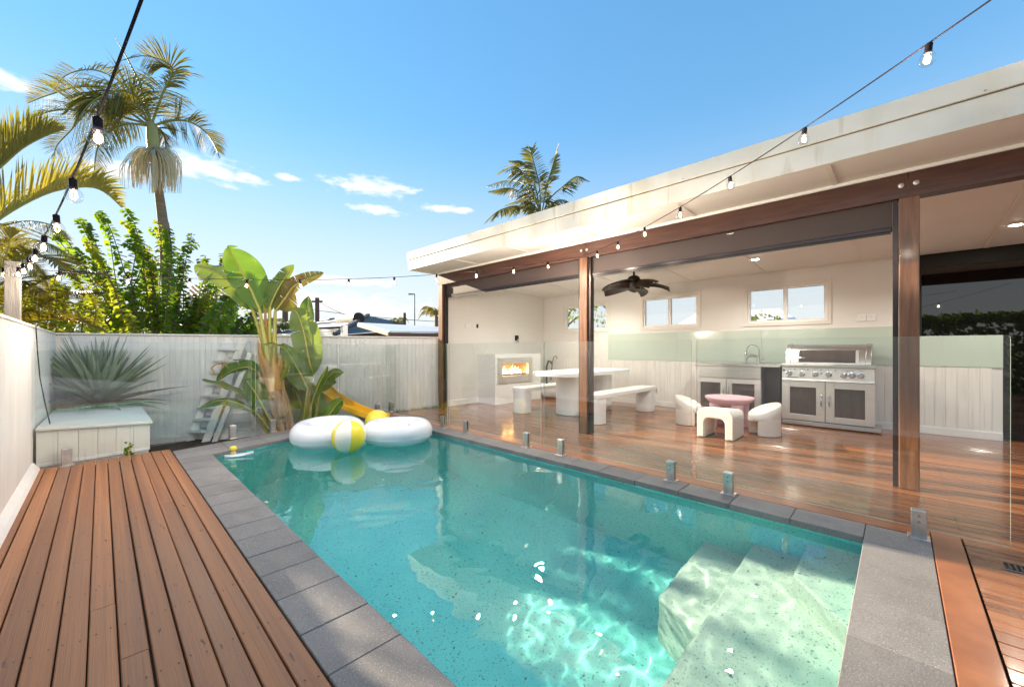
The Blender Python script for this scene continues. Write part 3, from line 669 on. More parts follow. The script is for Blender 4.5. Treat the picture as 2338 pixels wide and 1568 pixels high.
# ------------------------------------------------------------------ children's table and chairs
t = thing('kids_table', 'small pink moulded round table in front of the sink cupboard', 'table', (6.42,1.78,0))
kx, ky = 6.42, 1.78
MB().lathe((kx,ky,0), [(.17,.30),(.24,.34),(.30,.385),(.325,.42),(.32,.437),(.29,.43),(.0,.425)], 36).build('table_top', m_pink, t, True)
for k in range(4):
    a = R(45+90*k); c, s = math.cos(a), math.sin(a)
    MB().tube([(kx+.20*c,ky+.20*s,.335),(kx+.22*c,ky+.22*s,.22),(kx+.245*c,ky+.245*s,.004)], [.09,.065,.055], 12).build('leg', m_pink, t, True)
def kid_chair(x, y, rz, w, dep, h, label, scoop=.12):
    """an arched seat: two slab legs under a curved saddle whose back stands higher"""
    t = thing('kids_chair', label, 'chair', (x,y,0), 'white moulded chairs round the pink table')
    M = Matrix.Translation((x,y,0)) @ Matrix.Rotation(rz,4,'Z')
    prof = []                                     # arch outline in (width, height), outer then inner
    r = .10; no = 7
    outer = [(-w/2,.003)] + [(-w/2+r-r*math.cos(math.pi/2*k/no), h-r+r*math.sin(math.pi/2*k/no)) for k in range(no+1)] + [(w/2-r+r*math.sin(math.pi/2*k/no), h-r+r*math.cos(math.pi/2*k/no)) for k in range(no+1)] + [(w/2,.003)]
    iw = w/2-.10; ih = h-.13; ri = .06
    inner = [(iw,.003)] + [(iw-ri+ri*math.cos(math.pi/2*k/4), ih-ri+ri*math.sin(math.pi/2*k/4)) for k in range(5)] + [(-iw+ri-ri*math.sin(math.pi/2*k/4), ih-ri+ri*math.cos(math.pi/2*k/4)) for k in range(5)] + [(-iw,.003)]
    ring = outer + inner; n = len(ring); nd = 8; vs = []
    for j in range(nd+1):
        v = j/nd                                   # 0 = back, 1 = front
        for (px, pz) in ring:
            top = max(0, (pz-(ih+.02))/(h-ih-.02)) if pz > ih+.02 else 0
            mid = max(0, 1-(abs(px)/(w/2))**2)
            drop = scoop*top*(v**1.2)*(.35+.65*mid) if scoop else 0
            vs.append(M @ Vector((px, -dep/2+dep*v, pz-drop)))
    fs = [(j*n+k, j*n+(k+1)%n, (j+1)*n+(k+1)%n, (j+1)*n+k) for j in range(nd) for k in range(n)]
    for base in (0, nd*n):
        no2 = len(outer)
        for k in range(no2-1):
            q = [base+k, base+k+1]; kk = no2 + int(round((len(inner)-1)*(1-(k+1)/(no2-1)))); k0 = no2 + int(round((len(inner)-1)*(1-k/(no2-1))))
            fs.append(tuple(dict.fromkeys((base+k, base+k+1, base+kk, base+k0))))
    mb = MB(); mb.add(vs, fs); mb.build('arched_seat', m_plastic, t, True, bevel=.018, seg=3)
    return t
kid_chair(5.62,1.665,R(-90),.44,.46,.385,'white moulded arch chair nearest the pool, back turned to it',.05)
def barrel_chair(x, y, rz, label):
    t = thing('kids_chair', label, 'chair', (x,y,0), 'white moulded chairs round the pink table')
    M = Matrix.Translation((x,y,0)) @ Matrix.Rotation(rz,4,'Z')
    prof = [(.002,.255),(.07,.258),(.115,.285),(.15,.335),(.165,.352),(.180,.352),(.192,.335),(.193,.27),(.187,.21),(.16,.195),(.002,.195)]
    mb = MB(); mb.lathe((0,0,0), prof, 40)
    mb.v = [tuple(M @ Vector((v[0], v[1]*.95, v[2] - v[0]*.42*max(0,min(1,(v[2]-.19)/.08))))) for v in mb.v]
    mb.build('dished_seat', m_plastic, t, True)
    for c0 in (90, 270):
        n = 14; poly = [(.188*math.cos(R(c0-52+104*k/n)), .188*.95*math.sin(R(c0-52+104*k/n))) for k in range(n+1)] + [(.085*math.cos(R(c0+40-80*k/n)), .085*math.sin(R(c0+40-80*k/n))) for k in range(n+1)]
        mb = MB().prism(poly, .003, .235); mb.v = [tuple(M @ Vector(v)) for v in mb.v]; mb.build('leg', m_plastic, t, bevel=.022, seg=3)
barrel_chair(6.12,1.27,R(130),'white moulded tub chair on the barbecue side of the pink table')
barrel_chair(6.20,2.28,R(-95),'white moulded tub chair on the dining side of the pink table')

# ------------------------------------------------------------------ sink cupboard
SX = 7.19
t = thing('sink_cabinet', 'stainless steel outdoor sink cabinet with two dark glazed doors', 'cabinet', (7.45,2.05,0))
mb = MB().box((SX+.03,1.54,.06),(XW-.03,2.56,.855)); mb.build('carcass', m_steelw, t)
MB().box((SX+.06,1.56,.003),(XW-.04,2.54,.0595)).build('plinth', m_brown, t)
MB().box((SX+.001,1.54,.655),(SX+.029,2.46,.853)).build('apron', m_steel, t, bevel=.006)
for (a, b, hy) in ((1.545,2.035,2.0),(2.042,2.53,2.075)):
    d = MB()
    for (p, q, r, s) in ((a,a+.085,.08,.645),(b-.085,b,.08,.645),(a+.085,b-.085,.08,.15),(a+.085,b-.085,.575,.645)): d.box((SX,p,r),(SX+.028,q,s))
    d = d.build('door', m_steelw, t, bevel=.002)
    MB().box((SX+.012,a+.085,.15),(SX+.02,b-.085,.575)).build('glass', m_smoke, d)
    MB().tube([(SX-.001,hy,.40),(SX-.028,hy,.42),(SX-.028,hy,.50),(SX-.001,hy,.52)], .007, 8).build('handle', m_chrome, d, True)
MB().box((SX-.03,1.28,.8555),(XW-.025,2.60,.885)).build('worktop', m_steel, t, bevel=.004)
MB().box((SX+.05,1.30,.003),(XW-.06,1.36,.855)).build('side_panel', m_brown, t)
MB().box((SX+.2,1.36,.05),(SX+.22,1.539,.855)).build('filler_panel', m_brown, t)
mb = MB(); mb.box((7.30,1.72,.8855),(7.60,2.20,.889)); mb.build('sink_rim', m_chrome, t, bevel=.001)
MB().box((7.32,1.74,.8892),(7.58,2.18,.8898)).build('sink_bowl', mat('sink_steel', (.25,.24,.23), .3, 1), t)
fy2 = 1.66; fx2 = 7.60
tap = MB().tube([(fx2,fy2,.886),(fx2,fy2,1.12)] + [(fx2-.0-.0*k, fy2+.085-.085*math.cos(math.pi*k/8), 1.12+.085*math.sin(math.pi*k/8)) for k in range(1,9)] + [(fx2,fy2+.185,1.07)], .013, 10).build('tap', m_chrome, t, True)
MB().tube([(fx2,fy2+.18,1.085),(fx2,fy2+.19,1.05),(fx2,fy2+.197,1.03)], [.016,.022,.024], 12).build('spray_head', m_chrome, tap, True)
MB().tube([(fx2,fy2,.886),(fx2,fy2,.96)], [.026,.02], 12).build('tap_base', m_chrome, tap, True)
mb = MB().tube([(fx2,fy2,.94),(fx2,fy2-.07,.945)], .013, 8); mb.tube([(fx2,fy2-.07,.945),(fx2,fy2-.082,1.0)], .006, 8); mb.build('lever', m_chrome, tap, True)

# ------------------------------------------------------------------ barbecue
BY0, BY1 = .22, 1.265
t = thing('barbecue', 'large stainless steel gas barbecue with roll hood and seven knobs', 'barbecue', (7.45,.75,0))
MB().box((SX+.03,BY0+.015,.075),(7.66,BY1-.015,.885)).build('cart', m_brown, t)
MB().box((SX-.005,BY0-.06,.02),(7.62,BY1+.0,.0745)).build('plinth', m_steel, t, bevel=.004)
for (a, b, hy) in ((BY0,.742,.70),(.750,BY1,.79)):
    d = MB()
    for (p, q, r, s) in ((a,a+.10,.09,.665),(b-.10,b,.09,.665),(a+.10,b-.10,.09,.175),(a+.10,b-.10,.575,.665)): d.box((SX,p,r),(SX+.028,q,s))
    d = d.build('door', m_steelw, t, bevel=.003)
    MB().box((SX+.014,a+.10,.175),(SX+.022,b-.10,.575)).build('glass', m_smoke, d)
    MB().tube([(SX-.001,hy,.315),(SX-.03,hy,.335),(SX-.03,hy,.455),(SX-.001,hy,.475)], .0095, 10).build('handle', m_chrome, d, True)
cp = MB().extr([(SX-.012,.67),(SX+.03,.67),(SX+.03,.868),(SX+.006,.868),(SX-.004,.70)], (0,BY0+.002,0), (1,0,0), (0,0,1), (0,BY1-BY0-.004,0)).build('control_panel', m_steelw, t, bevel=.003)
ky_ = [1.175,1.02,.865,.71,.545,.455,.365]
for y in ky_:
    kn = MB().lathe((SX-.004,y,.772), [(.040,0),(.040,.006),(.030,.008),(.029,.03),(.024,.036)], 24, M=Matrix.Rotation(R(-90),4,'Y')).build('knob', m_chrome, t, True)
    MB().box((SX-.052,y-.006,.748),(SX-.038,y+.006,.796)).build('knob_grip', m_steel, kn, bevel=.003)
for y in (1.17,1.02,.865,.71,.545,.455,.365): MB().box((SX-.0075,y-.026,.840),(SX+.01,y+.026,.845)).build('knob_marking', m_galv, cp)
for y in (1.10,.945,.79,.63,.50): MB().box((SX-.008,y-.007,.828),(SX+.01,y+.007,.842)).build('burner_symbol', m_brown, cp)
MB().box((SX-.012,1.06,.715),(SX+.005,1.20,.722)).build('name_strip', m_brown, cp)
MB().lathe((SX-.008,1.238,.822), [(.013,0),(.013,.006),(.006,.007)], 16, M=Matrix.Rotation(R(-90),4,'Y')).build('igniter', m_black, cp)
MB().lathe((SX-.010,.79,.785), [(.009,0),(.009,.005)], 12, M=Matrix.Rotation(R(-90),4,'Y')).build('sensor', m_black, cp)
MB().box((SX-.025,BY0-.015,.8685),(7.67,BY1+.01,.915)).build('hob_frame', m_steel, t, bevel=.008)
hp = [(7.235,.917),(7.242,.96),(7.262,1.03),(7.298,1.10),(7.35,1.155),(7.42,1.195),(7.50,1.205),(7.60,1.19),(7.66,1.12),(7.665,.917)]
hood = MB().extr(hp, (0,BY0+.10,0), (1,0,0), (0,0,1), (0,BY1-BY0-.20,0)).build('hood', m_steel, t, True)
hp2 = [(7.45+(x-7.45)*1.06, .917+(z-.917)*1.045) for x, z in hp]
for a in (BY0+.035, BY1-.10): MB().extr(hp2, (0,a,0), (1,0,0), (0,0,1), (0,.064,0)).build('hood_side', m_steel, t, True, bevel=.006)
mb = MB(); wp = [(7.229,.945),(7.240,.99),(7.254,1.03),(7.276,1.082),(7.300,1.118)]
mb.extr([(x,z) for x, z in wp] + [(x+.006,z-.003) for x, z in reversed(wp)], (0,BY0+.20,0), (1,0,0), (0,0,1), (0,BY1-BY0-.40,0)); mb.build('hood_window', m_smoke, t, True)
mb = MB(); wo_ = [(x-.004,z) for x, z in wp]
for ya in (BY0+.165, BY1-.20): mb.extr([(x,z) for x, z in wo_] + [(x+.012,z-.004) for x, z in reversed(wo_)], (0,ya,0), (1,0,0), (0,0,1), (0,.035,0))
mb.build('window_frame', m_steelw, t, True)
for s in (BY0+.04, BY1-.04): MB().lathe((7.3,s,.0), [(.02,.0),(.02,.018)], 12).build('caster', m_black, t)

# ------------------------------------------------------------------ boundary fences
XL = -.45
def board_mesh(w, h, z0, m, t=.016, c=.005):
    return clean(MB().extr([(-w/2+.0006,-.004),(w/2-.0006,-.004),(w/2-.0006,t-c*.8),(w/2-c,t),(-w/2+c,t),(-w/2+.0006,t-c*.8)], (0,0,z0), (1,0,0), (0,-1,0), (0,0,h)).mesh('board', m))
lw = thing('left_wall', 'white painted board wall along the left-hand deck', 'wall', (XL,3,0))
MB().box((XL-.12,-1.8,-.5),(XL-.017,8.8,1.335)).build('wall_core', m_white, lw)
bmL = board_mesh(.112, 1.34, 0, m_white2)
y = -1.7
while y < 8.72:
    o = place(bmL, 'board', (XL-.016,y,0), lw, R(90)); y += .112
MB().box((XL-.14,-1.8,1.3405),(XL+.012,8.8,1.362)).build('cap', m_white2, lw, bevel=.003)
mb = MB(); mb.extr([(XL,.002),(XL+.05,.002),(XL+.035,.03),(XL,.075)], (0,-1.6,0), (1,0,0), (0,0,1), (0,7.45,0)); mb.build('kickboard', m_white, lw)
# back fence, running at an angle from the left wall to the pavilion
A = Vector((XL, 8.76, 0)); B = Vector((4.62, 6.50, 0)); fd = (B-A).normalized(); fn = Vector((-fd.y, fd.x, 0)); flen = (B-A).length; fang = math.atan2(fd.y, fd.x)
bf = thing('back_fence', 'white painted vertical board fence behind the pool garden', 'fence', ((A+B)/2)[:])
mb = MB(); c = (A+B)/2 + fn*.05; mb.obox((c.x,c.y,.43), fd*(flen/2), fn*.03, (0,0,.92)); mb.build('fence_core', m_white, bf)
pb = .0775; nb = int(flen/pb); bmB = board_mesh(pb, 1.83, -.5, m_white)
for k in range(nb):
    p = A + fd*(pb*(k+.5)); o = place(bmB, 'board', (p.x,p.y,random.uniform(-.001,.001)), bf, fang)
mb = MB(); c = (A+B)/2 + fn*.02; mb.obox((c.x,c.y,1.36), fd*(flen/2), fn*.06, (0,0,.012)); mb.build('cap', m_white2, bf, bevel=.003)
mb = MB(); a2 = A + fd*.9; b2_ = B - fd*.3; c = (a2+b2_)/2 - fn*.026; mb.obox((c.x,c.y,-.30), fd*((b2_-a2).length/2), fn*.008, (0,0,.06)); mb.build('base_rail', m_white, bf)
p = P(789,760,7.75); MB().box((p.x-.05,p.y+.02,1.0),(p.x+.05,p.y+.12,1.60)).build('fence_post', m_white, bf, bevel=.004)
# timber post behind the left wall that carries the string lights
LP = Vector((-.535, 5.55, 0))
t = thing('timber_post', 'weathered grey timber post behind the left wall carrying bulbs', 'post', (LP.x,LP.y,0))
MB().box((LP.x-.045,LP.y-.045,-.5),(LP.x+.045,LP.y+.045,1.90)).build('shaft', m_oldpost, t, bevel=.004)
# grass strip at the fence foot
mb = MB()
for k in range(420):
    u = random.uniform(.60,.995); p = A + fd*(flen*u) - fn*random.uniform(.03,.12); z = -.17 + .15*(u-.5)*2
    h = random.uniform(.03,.09); w = .006; a = random.uniform(0,6.28); l = Vector((math.cos(a),math.sin(a),0))
    mb.add([p+l*w+Vector((0,0,z)), p-l*w+Vector((0,0,z)), p+Vector((random.uniform(-.03,.03),random.uniform(-.03,.03),z+h))], [(0,1,2)])
tag(mb.build('grass', m_grass, fixn=False), 'green grass tufts along the foot of the back fence', 'grass', kind='stuff')

# planter box with a lid
t = thing('planter_box', 'white boarded planter box with a flat lid at the end of the deck', 'planter', (0,6.2,0))
fl_, fr_ = Vector((-.432,5.90,0)), Vector((.385,6.06,0))
zl, zr = .385, .325
mb = MB(); mb.add([(fl_.x,fl_.y+.03,-.4),(fr_.x-.01,fr_.y+.03,-.4),(.375,7.58,-.4),(-.432,7.98,-.4),(fl_.x,fl_.y+.03,zl-.03),(fr_.x-.01,fr_.y+.03,zr-.03),(.375,7.58,.30),(-.432,7.98,.30)], [(0,3,2,1),(4,5,6,7),(0,1,5,4),(1,2,6,5),(2,3,7,6),(3,0,4,7)]); mb.build('box', m_white, t)
nbp = 6; d_ = (fr_-fl_); bl = d_.length/nbp; dd = d_.normalized(); nn = Vector((dd.y,-dd.x,0))
for k in range(nbp):
    a = fl_ + dd*(bl*k+.001); b = fl_ + dd*(bl*(k+1)-.001); za = zl+(zr-zl)*k/nbp - .028; zb = zl+(zr-zl)*(k+1)/nbp - .028
    mb = MB(); q = Vector((0,.028,0))
    vs = [a, b, b+q, a+q]; mb.add([(v.x,v.y,.004) for v in vs] + [(vs[0].x,vs[0].y,za),(vs[1].x,vs[1].y,zb),(vs[2].x,vs[2].y,zb),(vs[3].x,vs[3].y,za)], [(0,3,2,1),(4,5,6,7),(0,1,5,4),(1,2,6,5),(2,3,7,6),(3,0,4,7)])
    mb.build('board', m_white2, t, bevel=.003, seg=1)
mb = MB(); e = .03
top = [(fl_.x,fl_.y-e,zl),(fr_.x+.02,fr_.y-e,zr),(.395,7.60,.335),(-.432,8.02,.335)]
mb.add([(p[0],p[1],p[2]-.026) for p in top] + top, [(0,3,2,1),(4,5,6,7),(0,1,5,4),(1,2,6,5),(2,3,7,6),(3,0,4,7)]); mb.build('lid', m_white, t, bevel=.004)
# hanging black wire on the left wall
t = thing('hanging_wire', 'loose black wire hanging down the left wall to the planter', 'wire', (XL,6.3,.4))
p0 = P(70,741,3.85); p1 = P(92,840,3.95); p2 = P(112,920,4.05); p3 = P(126,974,4.05)
MB().tube([(XL+.014,5.95,1.363),(XL+.018,6.05,1.1),(XL+.03,6.10,.85),(XL+.06,6.09,.62),(XL+.10,6.0,.40)], .005, 6).build('wire', m_cable, t)

# ------------------------------------------------------------------ frameless glass pool fence
def spigot(parent, x, y, rz):
    M = Matrix.Translation((x,y,0)) @ Matrix.Rotation(rz,4,'Z')
    def bx(a, b, nm, m, par_, bev=0):
        mb = MB(); mb.box(a, b); mb.v = [tuple(M @ Vector(v)) for v in mb.v]; return mb.build(nm, m, par_, bevel=bev)
    s = bx((-.026,-.034,.004),(-.007,.034,.168),'spigot',m_spig,parent,.004)
    bx((.007,-.034,.004),(.026,.034,.168),'spigot_back',m_spig,s,.004); bx((-.0069,-.033,.004),(.0069,.033,.045),'spigot_core',m_spig,s)
    bx((-.05,-.05,.0006),(.05,.05,.0045),'base_plate',m_spig,s,.002)
    for zz in (.10,.135):
        mb = MB().lathe((0,0,0), [(.008,0),(.008,.003)], 10, M=Matrix.Rotation(R(-90),4,'Y')); mb.v = [tuple(M @ (Vector(v)+Vector((-.026,0,zz)))) for v in mb.v]; mb.build('grub_screw', m_galv, s)
def glass_panel(a, b, sps, label, z0=.062, z1=1.215):
    a, b = Vector((*a,0)), Vector((*b,0)); d = (b-a); L = d.length; d.normalize(); n = Vector((-d.y,d.x,0)); ang = math.atan2(d.y,d.x) - math.pi/2
    t = thing('glass_fence_panel', label, 'glass panel', ((a+b)/2)[:], 'frameless glass pool fence panels')
    c = (a+b)/2; mb = MB(); h = .006; r = .012
    poly = [(-L/2,z0),(L/2,z0),(L/2,z1-r),(L/2-r,z1),(-L/2+r,z1),(-L/2,z1-r)]
    A_ = [c + d*u + n*h + Vector((0,0,v)) for u, v in poly]; B_ = [c + d*u - n*h + Vector((0,0,v)) for u, v in poly]
    k = len(poly)
    mb.add(A_, [tuple(range(k))], 0); mb.add(B_, [tuple(range(k-1,-1,-1))], 0)
    mb.add(A_+B_, [(i,(i+1)%k,k+(i+1)%k,k+i) for i in range(k)], 1)
    mb.build('pane', [m_glass, m_gedge], t)
    for s in sps: q = a + d*s; spigot(t, q.x, q.y, ang)
XG = 3.445
glass_panel((XG,-.44),(XG,1.20),[.35,1.40],'large clear glass fence panel in front of the big right-hand post')
glass_panel((XG,1.245),(XG,2.84),[.17,1.36],'clear glass fence panel in front of the pink table and bench')
glass_panel((XG,2.885),(XG,4.58),[.22,1.32],'clear glass fence panel in front of the fireplace and dining table')
glass_panel((XG,4.625),(XG,6.38),[.10],'clear glass fence panel at the corner nearest the timber end post')
glass_panel((XG,-1.5),(XG,-.50),[.18,.80],'clear glass gate panel cut off by the right edge')
def gy(x): return 5.80 + .178*(x+.45) if x < 1.42 else 5.80 + .178*1.87 + .24*(x-1.42)
glass_panel((-.43,gy(-.43)),(1.38,gy(1.38)),[.20,1.62],'clear glass fence panel across the end of the left deck')
glass_panel((1.43,gy(1.43)),(2.62,gy(2.62)),[.22],'clear glass fence panel in front of the broad-leaved plant')
glass_panel((2.66,gy(2.66)),(3.80,gy(3.80)),[.76,1.07],'clear glass fence panel behind the yellow ball')

# ------------------------------------------------------------------ string lights
bulb_me = MB().lathe((0,0,0), [(.0125,-.03),(.016,-.036),(.026,-.052),(.032,-.070),(.031,-.084),(.022,-.098),(.008,-.105),(.001,-.106)], 20).mesh('bulb', m_bulbglass, True)
sock_me = MB().lathe((0,0,0), [(.010,.004),(.0145,.0),(.0145,-.034),(.0155,-.036),(.0155,-.044),(.012,-.045)], 16).mesh('socket', m_cable, True)
fm = MB().tube([(0,0,-.044),(0,0,-.056)], .004, 6)
for k in range(4):
    a = k*math.pi/2; fm.tube([(.004*math.cos(a),.004*math.sin(a),-.055),(.011*math.cos(a),.011*math.sin(a),-.064),(.011*math.cos(a),.011*math.sin(a),-.082),(.004*math.cos(a),.004*math.sin(a),-.09)], .0022, 5)
fil_me = fm.mesh('filament', m_fil, True)
def strand(pts, ts, label, rad=.0032, tilt=0, power=4.3):
    pts = [Vector(p) for p in pts]
    ld = bpy.data.lights.new('bulb_lamp', 'POINT'); ld.energy = power; ld.color = (1,.86,.72); ld.shadow_soft_size = .02
    t = thing('string_light', label, 'string lights', pts[0][:])
    MB().tube(pts, rad, 6).build('cable', m_cable, t)
    for q in ts:
        i = min(int(q), len(pts)-2); p = pts[i].lerp(pts[i+1], q-i)
        b = place(bulb_me, 'bulb', (p.x,p.y,p.z-.004), None, 0); b.scale = (.82,.82,.82); b.rotation_euler = (random.uniform(-.12,.12)+tilt, random.uniform(-.12,.12), random.uniform(0,6)); par(b, t)
        for me_, nm in ((sock_me,'socket'),(fil_me,'filament')):
            o = bpy.data.objects.new(nm, me_); COL.objects.link(o); o.parent = b
        lo = bpy.data.objects.new('bulb_lamp', ld); COL.objects.link(lo); lo.location = (0,0,-.10); lo.parent = b
P2 = Vector((4.48,3.06,2.375))
E3 = Vector((2.32,-.09,2.365))
def seg3(n):
    u = n/7; p = P2.lerp(E3, u); p.z = 2.37 - .37*u*(1-u) ; return p
s3 = [seg3(k*.25) for k in range(0, 37)]
strand(s3, [4*n for n in range(1,8)], 'string of lit bulbs from the middle post to overhead at top right', power=2.6)
LT = Vector((LP.x+.02, LP.y-.02, 1.845))
def seg2(n):
    u = n/11.6; p = P2.lerp(LT, u); p.z = P2.z + (LT.z-P2.z)*u - .78*u*(1-u); return p
s2 = [seg2(k*.25) for k in range(0, 47)]; s2[-1] = LT
strand(s2, [4*n for n in range(1,12)], 'string of lit bulbs spanning the pool from the middle post to the left timber post', power=5.8)
M1 = Vector((.52,-1.9,3.05))
s1 = [LT.copy()]
for k in range(1, 31):
    yv = LT.y - .25*k; xv = LT.x + (LT.y-yv)*.1335*(1+.0)
    z = 1.735 + .058*max(0,(3.1-yv))**1.75 if yv < 3.1 else 1.735 + .018*(yv-3.1)**2
    s1.append(Vector((xv, yv, z)))
strand(s1, [1.2+2*n for n in range(13) if n != 8], 'string of lit bulbs along the left wall rising past the upper left corner', rad=.0034, power=.55)  # bulbs beyond the gap are out of view, added to brighten wall and deck
s4 = [LT + Vector((-.02,0,-.02)), LT + Vector((-.09,.04,-.0)), LT + Vector((-.2,.10,-.03)), LT + Vector((-.6,.3,-.05))]
strand(s4, [.75,2.3], 'short end of the bulb string left of the timber post', power=1)

# ------------------------------------------------------------------ pool toys
def torus(name, c, Rm, r, tilt, m, label, seam=True):
    t = thing(name, label, 'swim ring', (c[0],c[1],ZW), 'white inflatable swim rings')
    M = Matrix.Translation(c) @ Matrix.Rotation(tilt[0],4,'X') @ Matrix.Rotation(tilt[1],4,'Y')
    nu, nv = 64, 28; vs = []
    for i in range(nu):
        a = 2*math.pi*i/nu
        for j in range(nv):
            b = 2*math.pi*j/nv; rr = r*(1+.012*noise.noise((math.cos(a)*4,math.sin(a)*4,b)))
            w = 1 - .035*abs(math.sin(18*a))*max(0,-math.cos(b))**2          # puckers on the inner side
            vs.append(M @ Vector(((Rm+rr*w*math.cos(b))*math.cos(a), (Rm+rr*w*math.cos(b))*math.sin(a), rr*1.02*math.sin(b))))
    fs = [(i*nv+j, ((i+1)%nu)*nv+j, ((i+1)%nu)*nv+(j+1)%nv, i*nv+(j+1)%nv) for i in range(nu) for j in range(nv)]
    mb = MB(); mb.add(vs, fs); mb.build('tube', m, t, True)
    for (b, nm) in ((-.35,'seam'),(math.pi+.35,'seam')):
        pts = [M @ Vector(((Rm+r*1.002*math.cos(b))*math.cos(a), (Rm+r*1.002*math.cos(b))*math.sin(a), r*1.02*math.sin(b))) for a in [2*math.pi*k/64 for k in range(65)]]
        MB().tube(pts, .0028, 5, cap=False).build(nm, m, t, True)
    v0 = M @ Vector((-Rm*.2, -(Rm+r*.5), r*.88)); MB().lathe(v0, [(.016,-.004),(.016,.004),(.008,.006),(.007,.016),(.003,.018)], 14).build('valve', m_soft, t, True)
    return t
torus('swim_ring', (2.68,4.66,.075), .295, .145, (R(-2),R(1.5)), m_vinyl, 'white inflatable swim ring on the right, nearest the pavilion side')
torus('swim_ring', (2.02,5.22,.08), .295, .145, (R(2),R(-2)), m_vinyl, 'white inflatable swim ring on the left, behind the beach ball')
def ball(c, r, mats, rot, label):
    t = thing('beach_ball', label, 'beach ball', (c[0],c[1],c[2]-r))
    M = Matrix.Translation(c) @ rot
    npan = 6
    for p in range(npan):
        vs = []; nu, nv = 8, 20
        for i in range(nu+1):
            a = 2*math.pi*(p + i/nu)/npan
            for j in range(nv+1):
                th = math.pi*j/nv; sag = 1 - .012*(abs(2*i/nu-1)**6)
                vs.append(M @ Vector((r*sag*math.sin(th)*math.cos(a), r*sag*math.sin(th)*math.sin(a), r*math.cos(th))))
        mb = MB(); mb.add(vs, [(i*(nv+1)+j, (i+1)*(nv+1)+j, (i+1)*(nv+1)+j+1, i*(nv+1)+j+1) for i in range(nu) for j in range(nv)])
        mb.build('panel', mats[p % len(mats)], t, True, fixn=False)
    for s in (1,-1): MB().lathe((0,0,0), [(.001,.002),(r*.17,-.003),(r*.18,-.01)], 20, M=M @ Matrix.Diagonal((1,1,s,1)) @ Matrix.Translation((0,0,r*1.004))).build('end_cap', mats[0], t, True)
    mb = MB()
ball((2.01,4.60,.118), .19, [m_vivory,m_vyel], Matrix.Rotation(-YAW,4,'Z') @ Matrix.Rotation(R(-8),4,'X') @ Matrix.Rotation(R(-90),4,'Z') @ Matrix.Rotation(R(90),4,'Z'), 'yellow and ivory striped beach ball floating between the rings')
ball((2.80,5.45,.085), .168, [m_vyel,mat('pale_yellow_vinyl',(.84,.66,.14),.3)], Matrix.Rotation(R(60),4,'X'), 'plain yellow ball floating behind the right-hand ring')
# small float with a yellow-topped bottle
c = P(540,1042,FPX*(EYE-ZW)/(1042-HY)); t = thing('pool_float', 'small white float with a yellow-topped dispenser near the far pool corner', 'float', (c.x,c.y,ZW))
dx = RT*1.0
q = Vector((c.x,c.y,ZW)); u = (RT*.9+FW*.35).normalized(); w = Vector((-u.y,u.x,0))
mb = MB(); vs = []; N_ = 14
for i in range(N_+1):
    s = i/N_; hw = .045*math.sin(math.pi*min(1,.08+.9*s))**.6; zz = .012+.03*max(0,s-.55)**1.3*2
    for (a, b) in ((-1,0),(-.8,-.012),(.8,-.012),(1,0),(.8,.014),(-.8,.014)): vs.append(q + u*(-.11+.27*s) + w*(hw*a) + Vector((0,0,zz+b)))
mb.add(vs, [(i*6+j, (i+1)*6+j, (i+1)*6+(j+1)%6, i*6+(j+1)%6) for i in range(N_) for j in range(6)] + [(0,1,2,3,4,5), tuple(N_*6+k for k in range(6))])
mb.build('hull', m_vinyl, t, True)
MB().lathe(q - u*.03, [(.026,.01),(.026,.055),(.018,.065),(.018,.075)], 16).build('bottle', mat('clear_bottle',(.6,.5,.25),.2), t, True)
MB().lathe(q - u*.03, [(.02,.072),(.032,.080),(.034,.10),(.028,.115),(.01,.122)], 16).build('cap', m_vyel, t, True)
# fallen leaf on the water
c = P(1187,1083,FPX*(EYE-ZW)/(1083-HY)); mb = MB(); vs = [(0,0)]
mb.add([(c.x+.055*math.cos(a)*RT.x-.02*math.sin(a)*RT.y, c.y+.055*math.cos(a)*RT.y+.02*math.sin(a)*RT.x, ZW+.006+.006*math.cos(2*a)) for a in [k*math.pi/8 for k in range(16)]] + [(c.x,c.y,ZW+.003)], [(k,(k+1)%16,16) for k in range(16)])
tag(mb.build('fallen_leaf', m_leaf_d, fixn=False), 'single dark green leaf floating on the open water', 'leaf')

# ------------------------------------------------------------------ white play tower with ladder and slide
t = thing('play_tower', 'white timber cubby tower with a ladder and yellow slide behind the plant', 'play set', (1.5,7.2,-.3))
def beam_between(a, b, w, h, up=Vector((0,0,1)), mb=None):
    a, b = Vector(a), Vector(b); d = (b-a); L = d.length; d.normalize(); s = d.cross(up).normalized(); u2 = s.cross(d).normalized()
    mb = mb or MB(); mb.obox((a+b)/2, d*(L/2), s*(w/2), u2*(h/2)); return mb
sa0, sa1 = P(428,1024,6.25), P(521,772,6.55); sb0, sb1 = P(464,1024,6.10), P(556,772,6.40)
for a, b in ((sa0,sa1),(sb0,sb1)): beam_between(a, b, .045, .10).build('stringer', m_white2, t, bevel=.004)
for k in range(9):
    u = .05 + k*.105; a = sa0.lerp(sa1,u); b = sb0.lerp(sb1,u); d = (b-a).normalized(); n2 = Vector((-d.y,d.x,0))
    mb = MB(); mb.obox((a+b)/2 - n2*.02, d*((b-a).length/2+.01), n2*.075, Vector((0,0,.014))); mb.build('tread', m_white, t, bevel=.003)
    mb = MB(); mb.obox((a+b)/2 + n2*.035 - Vector((0,0,.075)), d*((b-a).length/2-.02), n2*.006, Vector((0,0,.06))); mb.build('riser', m_white, t)
